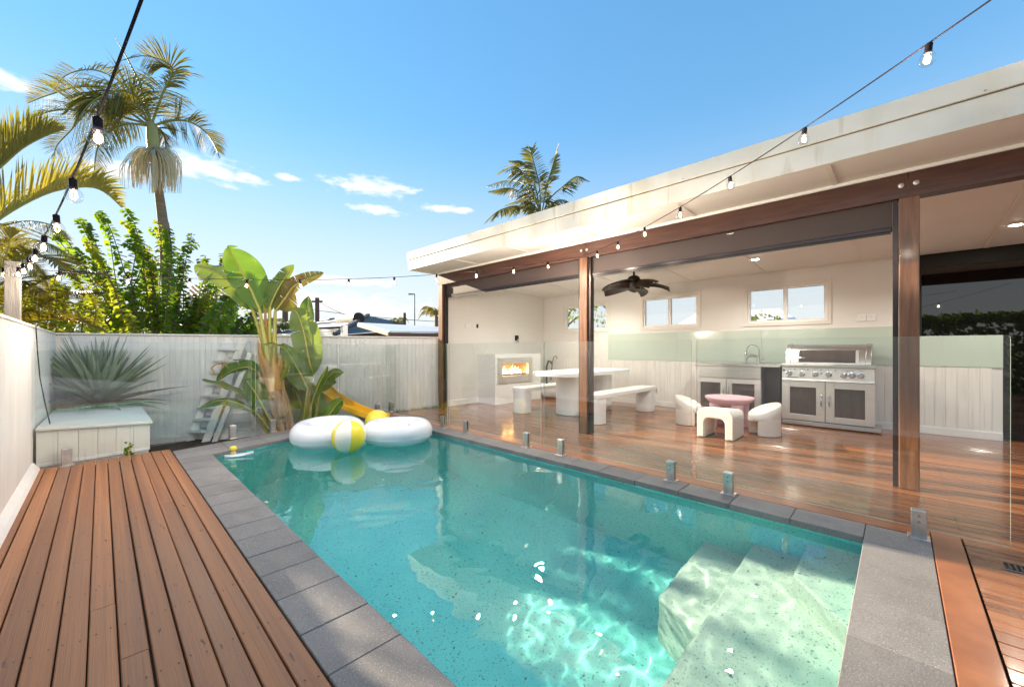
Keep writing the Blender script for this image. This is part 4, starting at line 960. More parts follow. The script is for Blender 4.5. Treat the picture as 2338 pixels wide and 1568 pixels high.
for (x0, y0, x1, y1) in ((506,828,486,852),(524,828,512,852)):
    a = P(x0,y0,6.2); mid = P(x1-4,(y0+y1)/2,6.2); b = P(x1+4,y1,6.2); MB().tube([a, a.lerp(mid,.6)+Vector((0,0,.02)), mid, b], .014, 8).build('grab_handle', m_orange, t, True)
for k in range(11):                                   # sloping weatherboard side
    ya = 1022-19*k; yb = 1022-19*(k+1); xa = 484+(1022-ya)*.40; xb = 484+(1022-yb)*.40
    q = [P(xa,ya,6.12), P(668,ya-13,6.5), P(668,yb-13,6.5), P(xb,yb,6.12)]
    nrm = (q[1]-q[0]).cross(q[3]-q[0]).normalized(); nrm = -nrm if nrm.dot(FW) > 0 else nrm
    mb = MB(); q2 = [p - nrm*.02 for p in q]; q[0] = q[0] + nrm*.022; q[1] = q[1] + nrm*.022
    g2 = (q[0]-q[3]).normalized()*.002; q = [q[0]-g2, q[1]-g2, q[2], q[3]]
    mb.add(q+q2, [(0,1,2,3),(7,6,5,4),(0,4,5,1),(1,5,6,2),(2,6,7,3),(3,7,4,0)]); mb.build('weatherboard', m_white2, t)
beam_between(P(484,1024,6.08), P(572,806,6.08), .03, .07).build('corner_trim', m_white2, t)
beam_between(P(532,822,6.1), P(660,818,6.5), .16, .02).build('platform', m_oldpost, t)
pth = [P(728,880,6.75), P(748,900,6.65), P(775,918,6.55), P(815,938,6.45), P(850,950,6.4), P(878,956,6.35)]
mb = MB(); vs = []
for i, p in enumerate(pth):
    d = (pth[min(i+1,5)]-pth[max(i-1,0)]).normalized(); s = d.cross(Vector((0,0,1))).normalized(); u2 = s.cross(d)
    for (a, b) in ((-.15,.07),(-.15,-.02),(.15,-.02),(.15,.07),(.13,.07),(.13,0),(-.13,0),(-.13,.07)): vs.append(p + s*a + u2*b)
mb.add(vs, [(i*8+j, (i+1)*8+j, (i+1)*8+(j+1)%8, i*8+(j+1)%8) for i in range(5) for j in range(8)] + [tuple(range(8)), tuple(40+k for k in range(8))])
mb.build('slide', m_slide, t, True, bevel=.01)

# ------------------------------------------------------------------ plants
def smooth_path(pts, n):
    pts = [Vector(p) for p in pts]
    if len(pts) == 2: return [pts[0].lerp(pts[1], i/n) for i in range(n+1)]
    q = [pts[0]*2-pts[1]] + pts + [pts[-1]*2-pts[-2]]; out = []; m = len(pts)-1
    for i in range(n+1):
        s = i/n*m; k = min(int(s), m-1); f = s-k; a, b, c, d = q[k], q[k+1], q[k+2], q[k+3]
        out.append(.5*((2*b) + (c-a)*f + (2*a-5*b+4*c-d)*f*f + (3*b-a-3*c+d)*f**3))
    return out
def big_leaf(parent, pts, hl, hr, roll=0, fold=.25, tears=((),()), m=None, wav=.012, stem_r=.012, tipw=.55, rib=None, curl=0.0):
    """paddle leaf along the midrib pts; hl / hr half widths in metres, roll turns the blade about its rib"""
    N_ = 44; path = smooth_path(pts, N_); mb = MB(); ph = random.uniform(0,6); hl *= .9; hr *= .9
    def frame(u):
        s = u*N_; k = min(int(s), N_-1); p = path[k].lerp(path[k+1], s-k); T = (path[min(k+1,N_)]-path[max(k-1,0)]).normalized()
        v = (p - Vector((0,0,EYE))).normalized(); Nn = -(v - T*v.dot(T)).normalized(); S = T.cross(Nn).normalized()
        c, s_ = math.cos(roll), math.sin(roll); return p, T, S*c + Nn*s_, Nn*c - S*s_
    def prof(u): return (math.sin(math.pi*min(1,max(0,u))**.85))**.58 if 0 < u < 1 else 0
    for side, hw, ts in ((1,hr,tears[1]),(-1,hl,tears[0])):
        if hw <= 0: continue
        bnd = [0.0] + list(ts) + [1.0]
        for a, b in zip(bnd, bnd[1:]):
            n = max(2, int((b-a)*N_)); C_ = 6; flap = random.uniform(-.06,.06) if ts else 0; vs = []
            for i in range(n+1):
                u = a + (b-a)*i/n; p, T, S, Nn = frame(u); w = hw*prof(u*.985+.008)
                for j in range(C_+1):
                    v = j/C_; ug = u + ((a+b)/2-u)*(.10 if ts else 0)*v*v
                    pp, _, _, _ = frame(ug)
                    und = wav*math.sin(u*16+ph+side)*v*v + .0022*math.sin(u*150)*v
                    vs.append(pp + S*(side*w*v) - Nn*(fold*w*(1-(1-v)**2)*.8 + curl*w*v*v) + Nn*(flap*v*w*2 + und))
            mb.add(vs, [(i*(C_+1)+j, i*(C_+1)+j+1, (i+1)*(C_+1)+j+1, (i+1)*(C_+1)+j) for i in range(n) for j in range(C_)])
    o = mb.build('leaf', m or m_bleaf, parent, True, fixn=False)
    MB().tube([path[i] for i in range(0,N_+1,3)], [stem_r*(1-.8*i/N_) for i in range(0,N_+1,3)], 6).build('midrib', rib or m_bstem, o, True)
    return o
bop = thing('broad_leaved_plant', 'tall broad-leaved white strelitzia plant at the far end of the pool', 'plant', (1.9,6.6,-.4))
D1, D2 = 5.95, 6.1
tr = [P(655,1012,D1), P(648,960,D1), P(634,910,D1), P(622,865,D1), P(616,832,D1)]
MB().tube(smooth_path(tr,16), [.13,.125,.12,.12,.125,.135,.14,.138,.135,.13,.125,.12,.115,.105,.09,.08,.07], 14).build('trunk', m_btrunk, bop, True)
def sheath(pts, w, m):
    path = smooth_path(pts, 10); mb = MB(); vs = []
    for i, p in enumerate(path):
        u = i/10; T = (path[min(i+1,10)]-path[max(i-1,0)]).normalized(); v = (p-Vector((0,0,EYE))).normalized(); Nn = -(v-T*v.dot(T)).normalized(); S = T.cross(Nn)
        ww = w*(1-u**2.2)+.002
        for j in range(5): s = j/2-1; vs.append(p + S*(ww*s) + Nn*(.5*ww*(1-s*s)))
    mb.add(vs, [(i*5+j, i*5+j+1, (i+1)*5+j+1, (i+1)*5+j) for i in range(10) for j in range(4)]); mb.build('sheath', m, bop, True, fixn=False)
for (pts, w, m) in [([(630,905,5.83),(612,860,5.83),(596,815,5.85),(588,772,5.86)],.06,m_bsheath), ([(640,905,5.84),(638,860,5.84),(640,830,5.85),(641,806,5.86)],.06,m_bsheath),
                    ([(628,880,5.80),(612,838,5.80),(590,800,5.84)],.055,m_bsheath), ([(630,890,5.78),(628,850,5.78),(622,812,5.8)],.07,m_bsheath),
                    ([(640,960,5.80),(618,915,5.80),(598,868,5.82),(590,845,5.84)],.055,m_btrunk), ([(650,965,5.80),(648,920,5.80),(646,885,5.82)],.055,m_btrunk), ([(648,950,5.77),(632,900,5.77),(618,865,5.79)],.06,m_btrunk),
                    ([(652,1005,5.80),(640,960,5.78),(630,930,5.79)],.06,m_btrunk), ([(664,1008,5.82),(662,965,5.80),(660,925,5.81)],.055,m_btrunk)]:
    sheath([P(*p) for p in pts], w, m)
def stem(pts, r0, r1, m=m_bstem): MB().tube(smooth_path([P(*p) for p in pts], 10), [r0+(r1-r0)*k/10 for k in range(11)], 8).build('stem', m, bop, True)
px = 5.95/909
stem([(616,850,5.92),(606,790,5.9),(592,706,5.88)],.055,.022); stem([(612,850,5.95),(600,780,5.95),(576,707,5.96)],.05,.02)
stem([(620,850,6.0),(615,780,6.0),(616,700,6.02)],.05,.02); stem([(628,850,6.0),(626,790,6.02),(628,711,6.05)],.05,.022); stem([(622,850,5.98),(607,740,6.0),(606,706,6.0)],.03,.012,m_bsheath)
PL = lambda l: [P(*p) for p in l]
big_leaf(bop, PL([(592,706,5.88),(573,662,5.86),(552,622,5.82),(534,588,5.78),(521,560,5.74)]), 36*px, 47*px, R(10), .18, ((.33,.55,),(.93,)), m_bleaf, stem_r=.02)
big_leaf(bop, PL([(576,707,5.96),(549,668,5.93),(506,629,5.88),(470,614,5.84),(444,606,5.8)]), 38*px, 44*px, R(-50), .25, ((.35,.62,.86),(.4,.58,.84)), m_bleaf2, stem_r=.018)
big_leaf(bop, PL([(604,715,6.02),(600,690,6.02),(590,650,6.05),(585,620,6.08)]), 45*px, 30*px, R(20), .2, ((.3,.5),()), m_bleaf2, stem_r=.014)
big_leaf(bop, PL([(616,700,6.02),(628,672,6.0),(646,640,5.98),(669,604,5.95)]), 24*px, 24*px, R(-35), .55, ((.35,.6,.8),()), m_bleaf2, stem_r=.014)
big_leaf(bop, PL([(628,711,6.05),(648,684,6.02),(672,652,6.0),(705,636,5.98),(738,624,5.95)]), 24*px, 13*px, R(15), .5, ((.25,.4,.55,.62,.7,.78,.86,.93),(.3,.5,.7)), m_bdry, stem_r=.015)
big_leaf(bop, PL([(632,705,6.05),(645,690,6.1),(658,676,6.12),(672,668,6.15)]), 5*px, 30*px, R(25), .7, ((),(.6,.8)), m_bdry, stem_r=.01)
# second clump to the right
for s in [[(690,1004,6.2),(702,930,6.15),(713,855,6.1)], [(700,1004,6.2),(706,880,6.2),(704,755,6.2)], [(680,1004,6.1),(695,940,6.05),(702,888,6.0)], [(705,1004,6.15),(708,950,6.1),(712,917,6.08)], [(712,1004,6.25),(722,940,6.25),(730,890,6.25)], [(720,1004,6.1),(730,980,6.05),(743,956,6.0)],
          [(672,1002,6.3),(680,960,6.3),(690,930,6.3)], [(640,1004,5.8),(620,965,5.75),(602,932,5.7)], [(630,1008,5.85),(604,960,5.85),(588,930,5.8)], [(636,1008,5.85),(612,975,5.8),(584,940,5.78)], [(628,1008,5.9),(590,960,5.9),(562,912,5.9)], [(626,1008,5.95),(600,930,6.0),(590,850,6.05)]]: stem(s, .026, .012)
big_leaf(bop, PL([(713,858,6.1),(704,815,6.08),(694,762,6.05),(683,725,6.0),(670,702,5.95)]), 30*px, 40*px, R(-12), .22, ((.55,),(.66,)), m_bleaf2, stem_r=.018)
big_leaf(bop, PL([(704,760,6.2),(704,730,6.2),(703,702,6.2),(703,676,6.2)]), 24*px, 13*px, R(10), .4, ((.5,),()), m_bleaf, stem_r=.014)
big_leaf(bop, PL([(702,888,6.0),(688,858,5.96),(668,822,5.92),(644,784,5.9)]), 30*px, 28*px, R(-8), .12, m=m_bleaf, stem_r=.016)
big_leaf(bop, PL([(710,925,6.08),(722,890,6.05),(735,862,6.02),(748,836,6.0)]), 5*px, 13*px, R(-20), .3, m=m_bleaf, stem_r=.012)
big_leaf(bop, PL([(730,892,6.25),(745,866,6.25),(762,850,6.2),(783,851,6.1)]), 14*px, 24*px, R(30), .3, m=m_bleaf2, stem_r=.012)
big_leaf(bop, PL([(743,958,6.0),(756,940,6.0),(770,922,6.0),(782,910,6.0)]), 18*px, 15*px, R(5), .3, m=m_bleaf, stem_r=.011)
big_leaf(bop, PL([(690,930,6.3),(680,905,6.3),(668,880,6.3),(655,850,6.3)]), 30*px, 34*px, R(0), .2, m=m_leaf_d, stem_r=.014)
big_leaf(bop, PL([(725,960,6.3),(722,930,6.3),(716,905,6.3),(712,880,6.3)]), 28*px, 28*px, R(0), .2, m=m_leaf_d, stem_r=.014)
big_leaf(bop, PL([(602,932,5.7),(588,905,5.68),(574,884,5.65),(560,866,5.62)]), 20*px, 25*px, R(10), .25, m=m_bleaf, stem_r=.013)
big_leaf(bop, PL([(590,850,6.05),(566,838,6.0),(530,846,5.95),(494,869,5.9)]), 12*px, 20*px, R(35), .4, ((.4,.62),(.5,.7)), m=m_bleaf, stem_r=.012)
big_leaf(bop, PL([(562,912,5.9),(535,893,5.85),(500,880,5.8),(461,867,5.75)]), 6*px, 12*px, R(50), .5, m=m_bleaf2, stem_r=.012)
big_leaf(bop, PL([(584,940,5.78),(548,922,5.72),(505,913,5.65),(452,932,5.55)]), 14*px, 12*px, R(-40), .35, m=m_leaf_d, stem_r=.012)
big_leaf(bop, PL([(588,930,5.8),(580,900,5.85),(574,870,5.9),(570,845,5.95)]), 22*px, 22*px, R(0), .2, m=m_leaf_d, stem_r=.012)
big_leaf(bop, PL([(640,868,5.8),(650,846,5.78),(652,830,5.77),(646,815,5.76)]), 6*px, 10*px, R(20), .3, ((.3,.5,.7),(.3,.45,.6,.8)), m=m_leaf_y, stem_r=.008)
big_leaf(bop, PL([(652,796,5.9),(635,790,5.85),(618,786,5.82),(604,786,5.8)]), 5*px, 8*px, R(60), .3, m=m_bleaf2, stem_r=.008)
big_leaf(bop, PL([(676,800,6.2),(690,812,6.2),(700,822,6.2),(712,818,6.2)]), 12*px, 16*px, R(20), .3, m=m_leaf_d, stem_r=.008)

# agave-like rosette behind the planter lid
ag = thing('spiky_rosette_plant', 'large grey-green spiky rosette plant behind the planter lid', 'plant', (.0,7.98,.3))
AC = P(228,922,5.62)
for k in range(92):
    f = k/92; az = k*2.39996 + random.uniform(-.15,.15); el = R(86 - 92*f**.85 + random.uniform(-6,6)); L = random.uniform(.80,1.0)*(1.0 if el > 0 else .8)
    d = Vector((math.cos(az)*math.cos(el), math.sin(az)*math.cos(el), math.sin(el)))
    if d.dot(fn) > .28 or d.x < -.62: # keep clear of fence and wall
        d = Vector((d.x*.55, d.y*.5, abs(d.z)+.45)).normalized()
    w = random.uniform(.040,.052); path = []; p = AC + d*.04 - FW*.02
    for i in range(9):
        path.append(p.copy()); dd2 = (d + Vector((0,0,-.30*(i/8)**1.6*(1.25-d.z)))).normalized(); p = p + dd2*(L/8)
    mb = MB(); vs = []
    for i, q in enumerate(path):
        u = i/8; T = (path[min(i+1,8)]-path[max(i-1,0)]).normalized(); S = T.cross(Vector((0,0,1))); S = S.normalized() if S.length > .05 else Vector((math.sin(az),-math.cos(az),0)); U = S.cross(T).normalized()
        ww = w*(.62+.55*math.sin(math.pi*min(1,u*1.15+.12)))*(1-u**3.2)+.0015
        for (a, b) in ((-1,.42),(-.5,.06),(0,-.04),(.5,.06),(1,.42),(0,-.35)): vs.append(q + S*(ww*a) + U*(ww*b))
    mb.add(vs, [(i*6+j, (i+1)*6+j, (i+1)*6+(j+1)%6, i*6+(j+1)%6) for i in range(8) for j in range(6)])
    mb.build('leaf', m_agave, ag, True, fixn=False)
MB().lathe(AC - Vector((0,0,.3)), [(.09,0),(.10,.2),(.07,.32)], 12).build('stem', m_btrunk, ag, True)

# small weed growing through the deck
t = thing('weed', 'small leafy green weed growing up between deck boards and planter', 'plant', (.2,5.86,0))
wb = P(293,1036,4.25); wb.z = 0
mb = MB()
for (ax, ay, h, nl) in ((0,0,.15,26),(-.03,.0,.07,14),(.035,0,.035,9)):
    base = wb + RT*ax
    stem_pts = [base, base + Vector((.004,0,h*.5)), base + RT*.01 + Vector((0,0,h))]
    MB().tube(stem_pts, .003, 5).build('stem', m_bstem, t)
    for k in range(nl):
        u = k/nl; c = base + Vector((0,0,h*u)) + RT*random.uniform(-.028,.028)*(1.1-.5*u) + FW*random.uniform(-.025,.025); r = random.uniform(.009,.016)
        n_ = Vector((random.uniform(-1,1),random.uniform(-1,1),random.uniform(.2,1))).normalized(); a = n_.orthogonal().normalized(); b = n_.cross(a)
        mb.add([c + a*r*math.cos(x)*random.uniform(.8,1.1) + b*r*math.sin(x) for x in [i*math.pi/3.5 for i in range(7)]], [tuple(range(7))])
mb.build('foliage', m_leaf, t, fixn=False); t.children[-1]['kind'] = 'stuff'

# palms
def frond(parent, pts, leaf_len, n=46, width=.022, G=(0,0,-1), a=.55, b=.75, fwd=.45, start=.16, m=None, rr=.018, droop=.22, N_=40, taper=.55, one=0, flat=0):
    path = smooth_path(pts, N_); mb = MB(); G = Vector(G)
    for i in range(n):
        u = start + (1-start)*(i+.5)/n; s = u*N_; k = min(int(s), N_-1); p = path[k].lerp(path[k+1], s-k); T = (path[min(k+1,N_)]-path[max(k-1,0)]).normalized()
        S = T.cross(Vector((0,0,1))); S = S.normalized() if S.length > .15 else RT.copy()
        if flat:
            S2 = T.cross(FW).normalized(); S = (S2*flat + S*(1-flat)*(1 if S.dot(S2) >= 0 else -1)).normalized()
        L = leaf_len*(math.sin(math.pi*min(1,.18+.80*u))**.7*(1-taper*u**3))*random.uniform(.85,1.08)
        for sd in (1,-1):
            if one and sd != one and random.random() < .6: continue
            d = (S*(sd*a) + G*(b*random.uniform(.75,1.2)) + T*(fwd*(.6+u)) + Vector((random.uniform(-.09,.09),random.uniform(-.09,.09),random.uniform(-.09,.09)))).normalized()
            d2 = (d + Vector((0,0,-droop*random.uniform(.5,1.5)))).normalized(); d3 = (d2 + Vector((0,0,-droop*1.3))).normalized()
            wv = d.cross(T); wv = (T*.8 + wv.normalized()*.4).normalized() if wv.length > .05 else T
            q1 = p + d*(L*.35); q2 = q1 + d2*(L*.35); q3 = q2 + d3*(L*.30); w = width*(.7+.5*math.sin(math.pi*u))
            mb.add([p-wv*w*.3, p+wv*w*.3, q1+wv*w*.55, q1-wv*w*.55, q2+wv*w*.4, q2-wv*w*.4, q3], [(0,1,2,3),(3,2,4,5),(5,4,6)])
    o = mb.build('frond', m or m_palm, parent, fixn=False)
    MB().tube([path[i] for i in range(0,N_+1,2)], [rr*(1-.8*i/N_)+.002 for i in range(0,N_+1,2)], 6).build('midrib', m_rachis, o, True)
    return o
DP = 10.6
kp = thing('tall_palm', 'tall palm with green crownshaft and hanging cream flower strands at upper left', 'palm tree', (P(380,796,DP).x, P(380,796,DP).y, -.5))
MB().tube(smooth_path([P(396,940,DP), P(377,560,DP), P(371,500,DP), P(363,440,DP), P(356,395,DP)], 24), [.135-.0022*k for k in range(25)], 14).build('trunk', m_ptrunk, kp, True)
MB().tube(smooth_path([P(357,398,DP), P(352,360,DP), P(349,320,DP), P(346,290,DP), P(344,276,DP)], 10), [.09,.10,.115,.13,.135,.133,.125,.115,.10,.085,.06], 14).build('crownshaft', m_shaft, kp, True)
fr_pts = [([(347,282),(317,227),(277,207),(240,217),(200,243),(163,297)],1.0,(10.6,10.3,10.0,9.8,9.6,9.5),(0,0,-1),.45,.85),
          ([(342,284),(335,250),(283,193),(213,160),(150,173),(122,210)],.8,(10.6,10.7,10.9,11.1,11.3,11.4),(0,0,-1),.6,.45),
          ([(348,280),(370,217),(385,187),(393,160),(373,140),(327,128),(273,140)],.72,(10.6,10.5,10.5,10.5,10.4,10.3,10.2),(0,0,-1),.6,.4),
          ([(352,288),(383,277),(427,277),(467,300),(490,333),(501,362)],.66,(10.6,10.7,10.7,10.7,10.6,10.6),(0,0,-1),.4,.7),
          ([(340,288),(293,283),(253,297),(227,327),(217,367),(216,415)],.85,(10.6,10.2,9.9,9.7,9.6,9.5),(0,0,-1),.6,.45),
          ([(338,286),(283,253),(213,247),(160,300),(130,333),(122,362)],.85,(10.6,10.9,11.2,11.4,11.5,11.5),(0,0,-1),.55,.55),
          ([(338,280),(267,217),(187,198),(110,218),(64,236)],.9,(10.6,10.8,11,11.2,11.3),(0,0,-1),.5,.55),
          ([(352,290),(366,296),(376,318),(378,346)],.5,(10.6,10.9,11.0,11.0),(0,0,-1),.5,.6),
          ([(338,284),(253,262),(150,250),(83,265),(30,292)],.9,(10.6,10.4,10.2,10.1,10.0),(0,0,-1),.55,.6),
          ([(342,282),(310,240),(250,228),(190,232),(140,262)],.9,(10.6,10.2,9.9,9.7,9.6),(0,0,-1),.5,.8)]
for pts, L, ds, G, a, b in fr_pts: frond(kp, [P(x,y,d) for (x,y), d in zip(pts, ds)], L*1.22, 112, .021, G, .85, b*.5, .5, .10, m_palm, .03, .22, flat=.68)
MB().tube([P(345,283,DP), P(318,187,DP), P(298,148,DP-.1), P(277,110,DP-.2), P(258,79,DP-.2)], [.03,.025,.018,.012,.004], 6).build('spear_leaf', m_rachis, kp, True)
for (cx_, cy_, n, spread, drop) in ((316,350,105,46,66),(388,352,120,42,84),(356,338,70,26,92)):
    mb = MB()
    for k in range(n):
        x = cx_ + random.gauss(0,.33)*spread; top = P(350+random.uniform(-9,9), 342+random.uniform(-8,10), DP-.1); d = DP + random.uniform(-.6,.4)
        m1 = P((350+x)/2+random.uniform(-4,4), 348-abs(x-350)*.12+random.uniform(-4,6), d); e0 = P(x, 372+random.uniform(-10,12), d); e1 = P(x+random.uniform(-3,3), min(442, 366+drop*random.uniform(.45,1.0)), d)
        pth2 = smooth_path([top,m1,e0,e1],6)
        mb.tube(pth2, [.010,.010,.009,.009,.008,.007,.004], 3, cap=False)
    mb.build('flower_strands', m_flower, kp, fixn=False)

np_ = thing('golden_cane_palm', 'golden cane palm with broad fronds hanging over the left wall', 'palm tree', (-1.5,8.6,-.5))
for (bx0, by0, top) in ((-1.5,8.6,2.6),(-1.3,8.9,2.2),(-1.75,8.3,3.0)):
    MB().tube([(bx0,by0,-.5),(bx0+.05,by0,top*.5),(bx0+.1,by0-.05,top)], [.07,.06,.04], 10).build('cane', m_shaft, np_, True)
up_ = (0,0,1); camup = Vector((0,0,1))
for pts, L, ds, G, a, b, m, n in [
    ([(-120,470),(-40,412),(0,383),(50,340),(100,313),(146,296)],.62,(5.2,5.2,5.2,5.2,5.2,5.2),(-.12,.1,1),.25,.9,m_palm,60),
    ([(-100,640),(-40,540),(0,500),(67,460),(130,435),(200,427),(240,440),(278,474)],.60,(5.0,)*8,(0,0,.9),.30,.8,m_palm,64),
    ([(-60,760),(20,690),(70,655),(133,628),(190,618),(246,625)],.60,(5.6,)*6,(0,0,-.5),.6,.5,m_palm_y,70),
    ([(-40,790),(40,728),(90,700),(150,672),(200,664),(240,668)],.55,(6.0,)*6,(0,0,-.6),.6,.5,m_palm_y,70),
    ([(-30,640),(30,600),(80,585),(127,600),(178,642)],.5,(5.8,)*5,(0,0,.4),.7,.3,m_palm_y,60),
    ([(-80,760),(-30,680),(0,620),(20,560),(25,520)],.5,(5.3,)*5,(.3,-.3,.4),.7,.3,m_palm,56),
    ([(-40,600),(10,560),(60,545),(120,560),(170,600)],.5,(6.6,)*5,(0,0,-.5),.6,.6,m_palm,60),
    ([(-60,700),(0,650),(40,640),(90,665),(120,720)],.5,(6.3,)*5,(0,0,-.6),.6,.6,m_palm_y,56),
    ([(-60,560),(0,520),(60,505),(120,515),(160,548)],.55,(6.9,)*5,(0,0,-.6),.6,.6,m_palm,60),
    ([(-20,770),(40,745),(100,730),(170,735),(230,752)],.5,(6.4,)*5,(0,0,.5),.6,.5,m_palm_y,60),
    ([(-80,600),(-20,570),(30,575),(80,610),(110,660)],.6,(7.2,)*5,(0,0,-.6),.6,.6,m_palm,60)]:
    frond(np_, [P(x,y,d) for (x,y), d in zip(pts, ds)], L*1.1, int(n*1.7), .021, G, a, b, .55, .05, m, .014, .16)

rp = thing('roof_palm', 'palm crown showing above the pavilion roof', 'palm tree', (P(1236,800,17).x, P(1236,800,17).y, -.5))
MB().tube([P(1236,830,17), P(1236,640,17), P(1236,488,17)], [.2,.17,.13], 10).build('trunk', m_ptrunk, rp, True)
for pts, L, G, a, b in [([(1234,492),(1230,420),(1212,350),(1204,333)],.75,(0,0,-.3),.8,.2), ([(1236,492),(1249,420),(1262,374),(1275,329)],.6,(0,0,-.3),.7,.2), ([(1238,492),(1252,458),(1285,426),(1317,403),(1346,415)],.75,(0,0,-1),.5,.5),
                  ([(1232,492),(1204,452),(1165,430),(1114,438)],.8,(0,0,-1),.5,.5), ([(1232,492),(1188,471),(1139,481),(1105,512)],.8,(0,0,-1),.5,.5), ([(1234,490),(1206,413),(1171,380),(1130,400)],.9,(0,0,-1),.5,.6),
                  ([(1234,490),(1208,430),(1160,412),(1110,425)],.9,(0,0,-1),.5,.6), ([(1234,490),(1220,420),(1195,372),(1160,368)],.85,(0,0,-1),.5,.6), ([(1234,492),(1215,465),(1185,458),(1150,470)],.7,(0,0,-1),.5,.6), ([(1238,492),(1262,462),(1290,458),(1310,475)],.6,(0,0,-1),.5,.6)]:
    frond(rp, [P(x,y,17+random.uniform(-.6,.6)*i) for i, (x,y) in enumerate(pts)], L, 60, .05, G, a, b, .6, .12, m_palm_far, .03, .2)
def little_palm(label, x, y, d, s, m, nf=9, zb=-.5, trunk=.12):
    c = P(x,y,d); t = thing('small_palm', label, 'palm tree', (c.x,c.y,zb), 'distant palms beyond the fence')
    MB().tube([(c.x,c.y,zb),(c.x,c.y,c.z)], [trunk,trunk*.8], 8).build('trunk', m_ptrunk, t, True)
    for k in range(nf):
        a = 6.283*k/nf + random.uniform(-.3,.3); h = random.uniform(.2,.9); dd = Vector((math.cos(a),math.sin(a),0))
        frond(t, [c, c+dd*s*.35+Vector((0,0,s*h*.6)), c+dd*s*.75+Vector((0,0,s*h*.6)), c+dd*s*1.05+Vector((0,0,s*(h*.6-.5)))], s*.42, 26, s*.03, (0,0,-1), .5, .6, .5, .1, m, s*.02, .2)
little_palm('golden palm just left of the pavilion end post', 996, 722, 21, .95, m_palm_y)
little_palm('short scrubby palm beside a stub pole behind the tiled roof', 908, 738, 26, .7, m_palm_far)
little_palm('hazy palm between the two power poles', 664, 748, 24, 1.0, m_palm_far)
little_palm('low palm behind the strelitzia stems', 636, 752, 20, .9, m_palm_far)

# arching shrub behind the fence
sh = thing('arching_shrub', 'big backlit green shrub with long arching leafy stems behind the fence', 'shrub', (P(400,900,9).x, P(400,900,9).y, -.5))
def leafy(mb, pts, n, size, stem=True, N_=20):
    path = smooth_path(pts, N_)
    if stem: mb.tube([path[i] for i in range(0,N_+1,2)], [.014*(1-.7*i/N_) for i in range(0,N_+1,2)], 4, 1, cap=False)
    for k in range(n):
        u = .06 + .94*k/n; s = u*N_; i = min(int(s), N_-1); p = path[i].lerp(path[i+1], s-i); T = (path[i+1]-path[i]).normalized()
        S = T.cross(FW); S = S.normalized() if S.length > .1 else RT.copy()
        sd = 1 if k % 2 else -1; L = size*random.uniform(.75,1.2)*(1-.35*u)
        d = (S*(sd*.8) + T*random.uniform(-.1,.4) + FW*random.uniform(-.6,.6) + Vector((0,0,random.uniform(-.7,-.05)))).normalized()
        side = d.cross(Vector((random.uniform(-.5,.5),random.uniform(-.5,.5),1))).normalized(); nn = side.cross(d); w = L*.50
        a = p + d*(L*.08); tip = a + d*L - Vector((0,0,L*.12))
        mb.add([a, a+d*L*.28+side*w+nn*w*.25, a+d*L*.70+side*w*.85+nn*w*.15, tip, a+d*L*.70-side*w*.85+nn*w*.15, a+d*L*.28-side*w+nn*w*.25], [(0,1,2,3),(0,3,4,5)])
stems = [((300,770),(215,640),(150,545),(128,525)),((320,770),(250,640),(200,540),(180,500)),((330,770),(290,640),(255,530),(228,482)),((350,770),(330,630),(310,520),(285,478)),((360,770),(365,640),(368,560),(360,503)),
         ((375,770),(385,650),(392,570),(383,519)),((400,770),(412,670),(425,590),(438,531)),((430,770),(450,690),(470,620),(468,583)),((450,770),(480,690),(505,630),(512,578)),((320,770),(300,660),(310,570),(295,535)),
         ((340,770),(335,660),(325,590),(318,540)),((300,770),(260,680),(215,610),(170,570)),((310,770),(270,690),(235,600),(195,545)),((470,770),(500,710),(525,670),(520,635)),((500,770),(520,730),(540,690),(535,655)),
         ((390,770),(400,700),(405,640),(420,590)),((350,770),(350,690),(345,620),(350,580)),((280,770),(235,710),(190,660),(160,625)),((520,775),(550,740),(575,720),(590,735)),((540,775),(560,755),(580,745),(560,700)),
         ((420,770),(440,720),(460,690),(480,680)),((400,775),(395,720),(385,700),(370,720)),((440,775),(430,740),(450,720),(500,730)),((300,775),(270,740),(240,720),(220,730)),((365,770),(355,680),(340,610),(335,560))]
stems += [tuple((x+random.uniform(-22,22), y+random.uniform(0,26)) for x, y in st) for st in stems[:17]]
for k, st in enumerate(stems):
    mb = MB(); d0 = random.uniform(8.3,10.0); d1 = d0 + random.uniform(-.7,.7)
    leafy(mb, [P(x,y,d0+(d1-d0)*i/3) for i, (x,y) in enumerate(st)], 70, .155)
    mb.build('branch', [(m_leaf_y, m_leaf, m_leaf_d, m_leaf)[k % 4], m_bark], sh, fixn=False)
mb = MB()
for k in range(70):
    x = random.uniform(120,600); top = 625 if x < 460 else 650 + (x-460)*.5; y = random.uniform(top+20,760); d0 = random.uniform(8.6,12)
    leafy(mb, [P(x+random.uniform(-30,30),min(790,y+90),d0), P(x,y+30,d0), P(x+random.uniform(-20,20),y,d0)], 34, .20, True, 8)
o = mb.build('foliage', [m_leaf_d, m_bark], sh, fixn=False); o['kind'] = 'stuff'
mb = MB()
for k in range(70):
    x = random.uniform(-60,330); y = random.uniform(640,765); d0 = random.uniform(7.0,9.5)
    leafy(mb, [P(x+random.uniform(-30,30),min(800,y+80),d0), P(x,y+30,d0), P(x+random.uniform(-30,30),y-10,d0)], 30, .13, True, 8)
o = mb.build('low_foliage', [m_leaf_y, m_bark], sh, fixn=False); o['kind'] = 'stuff'

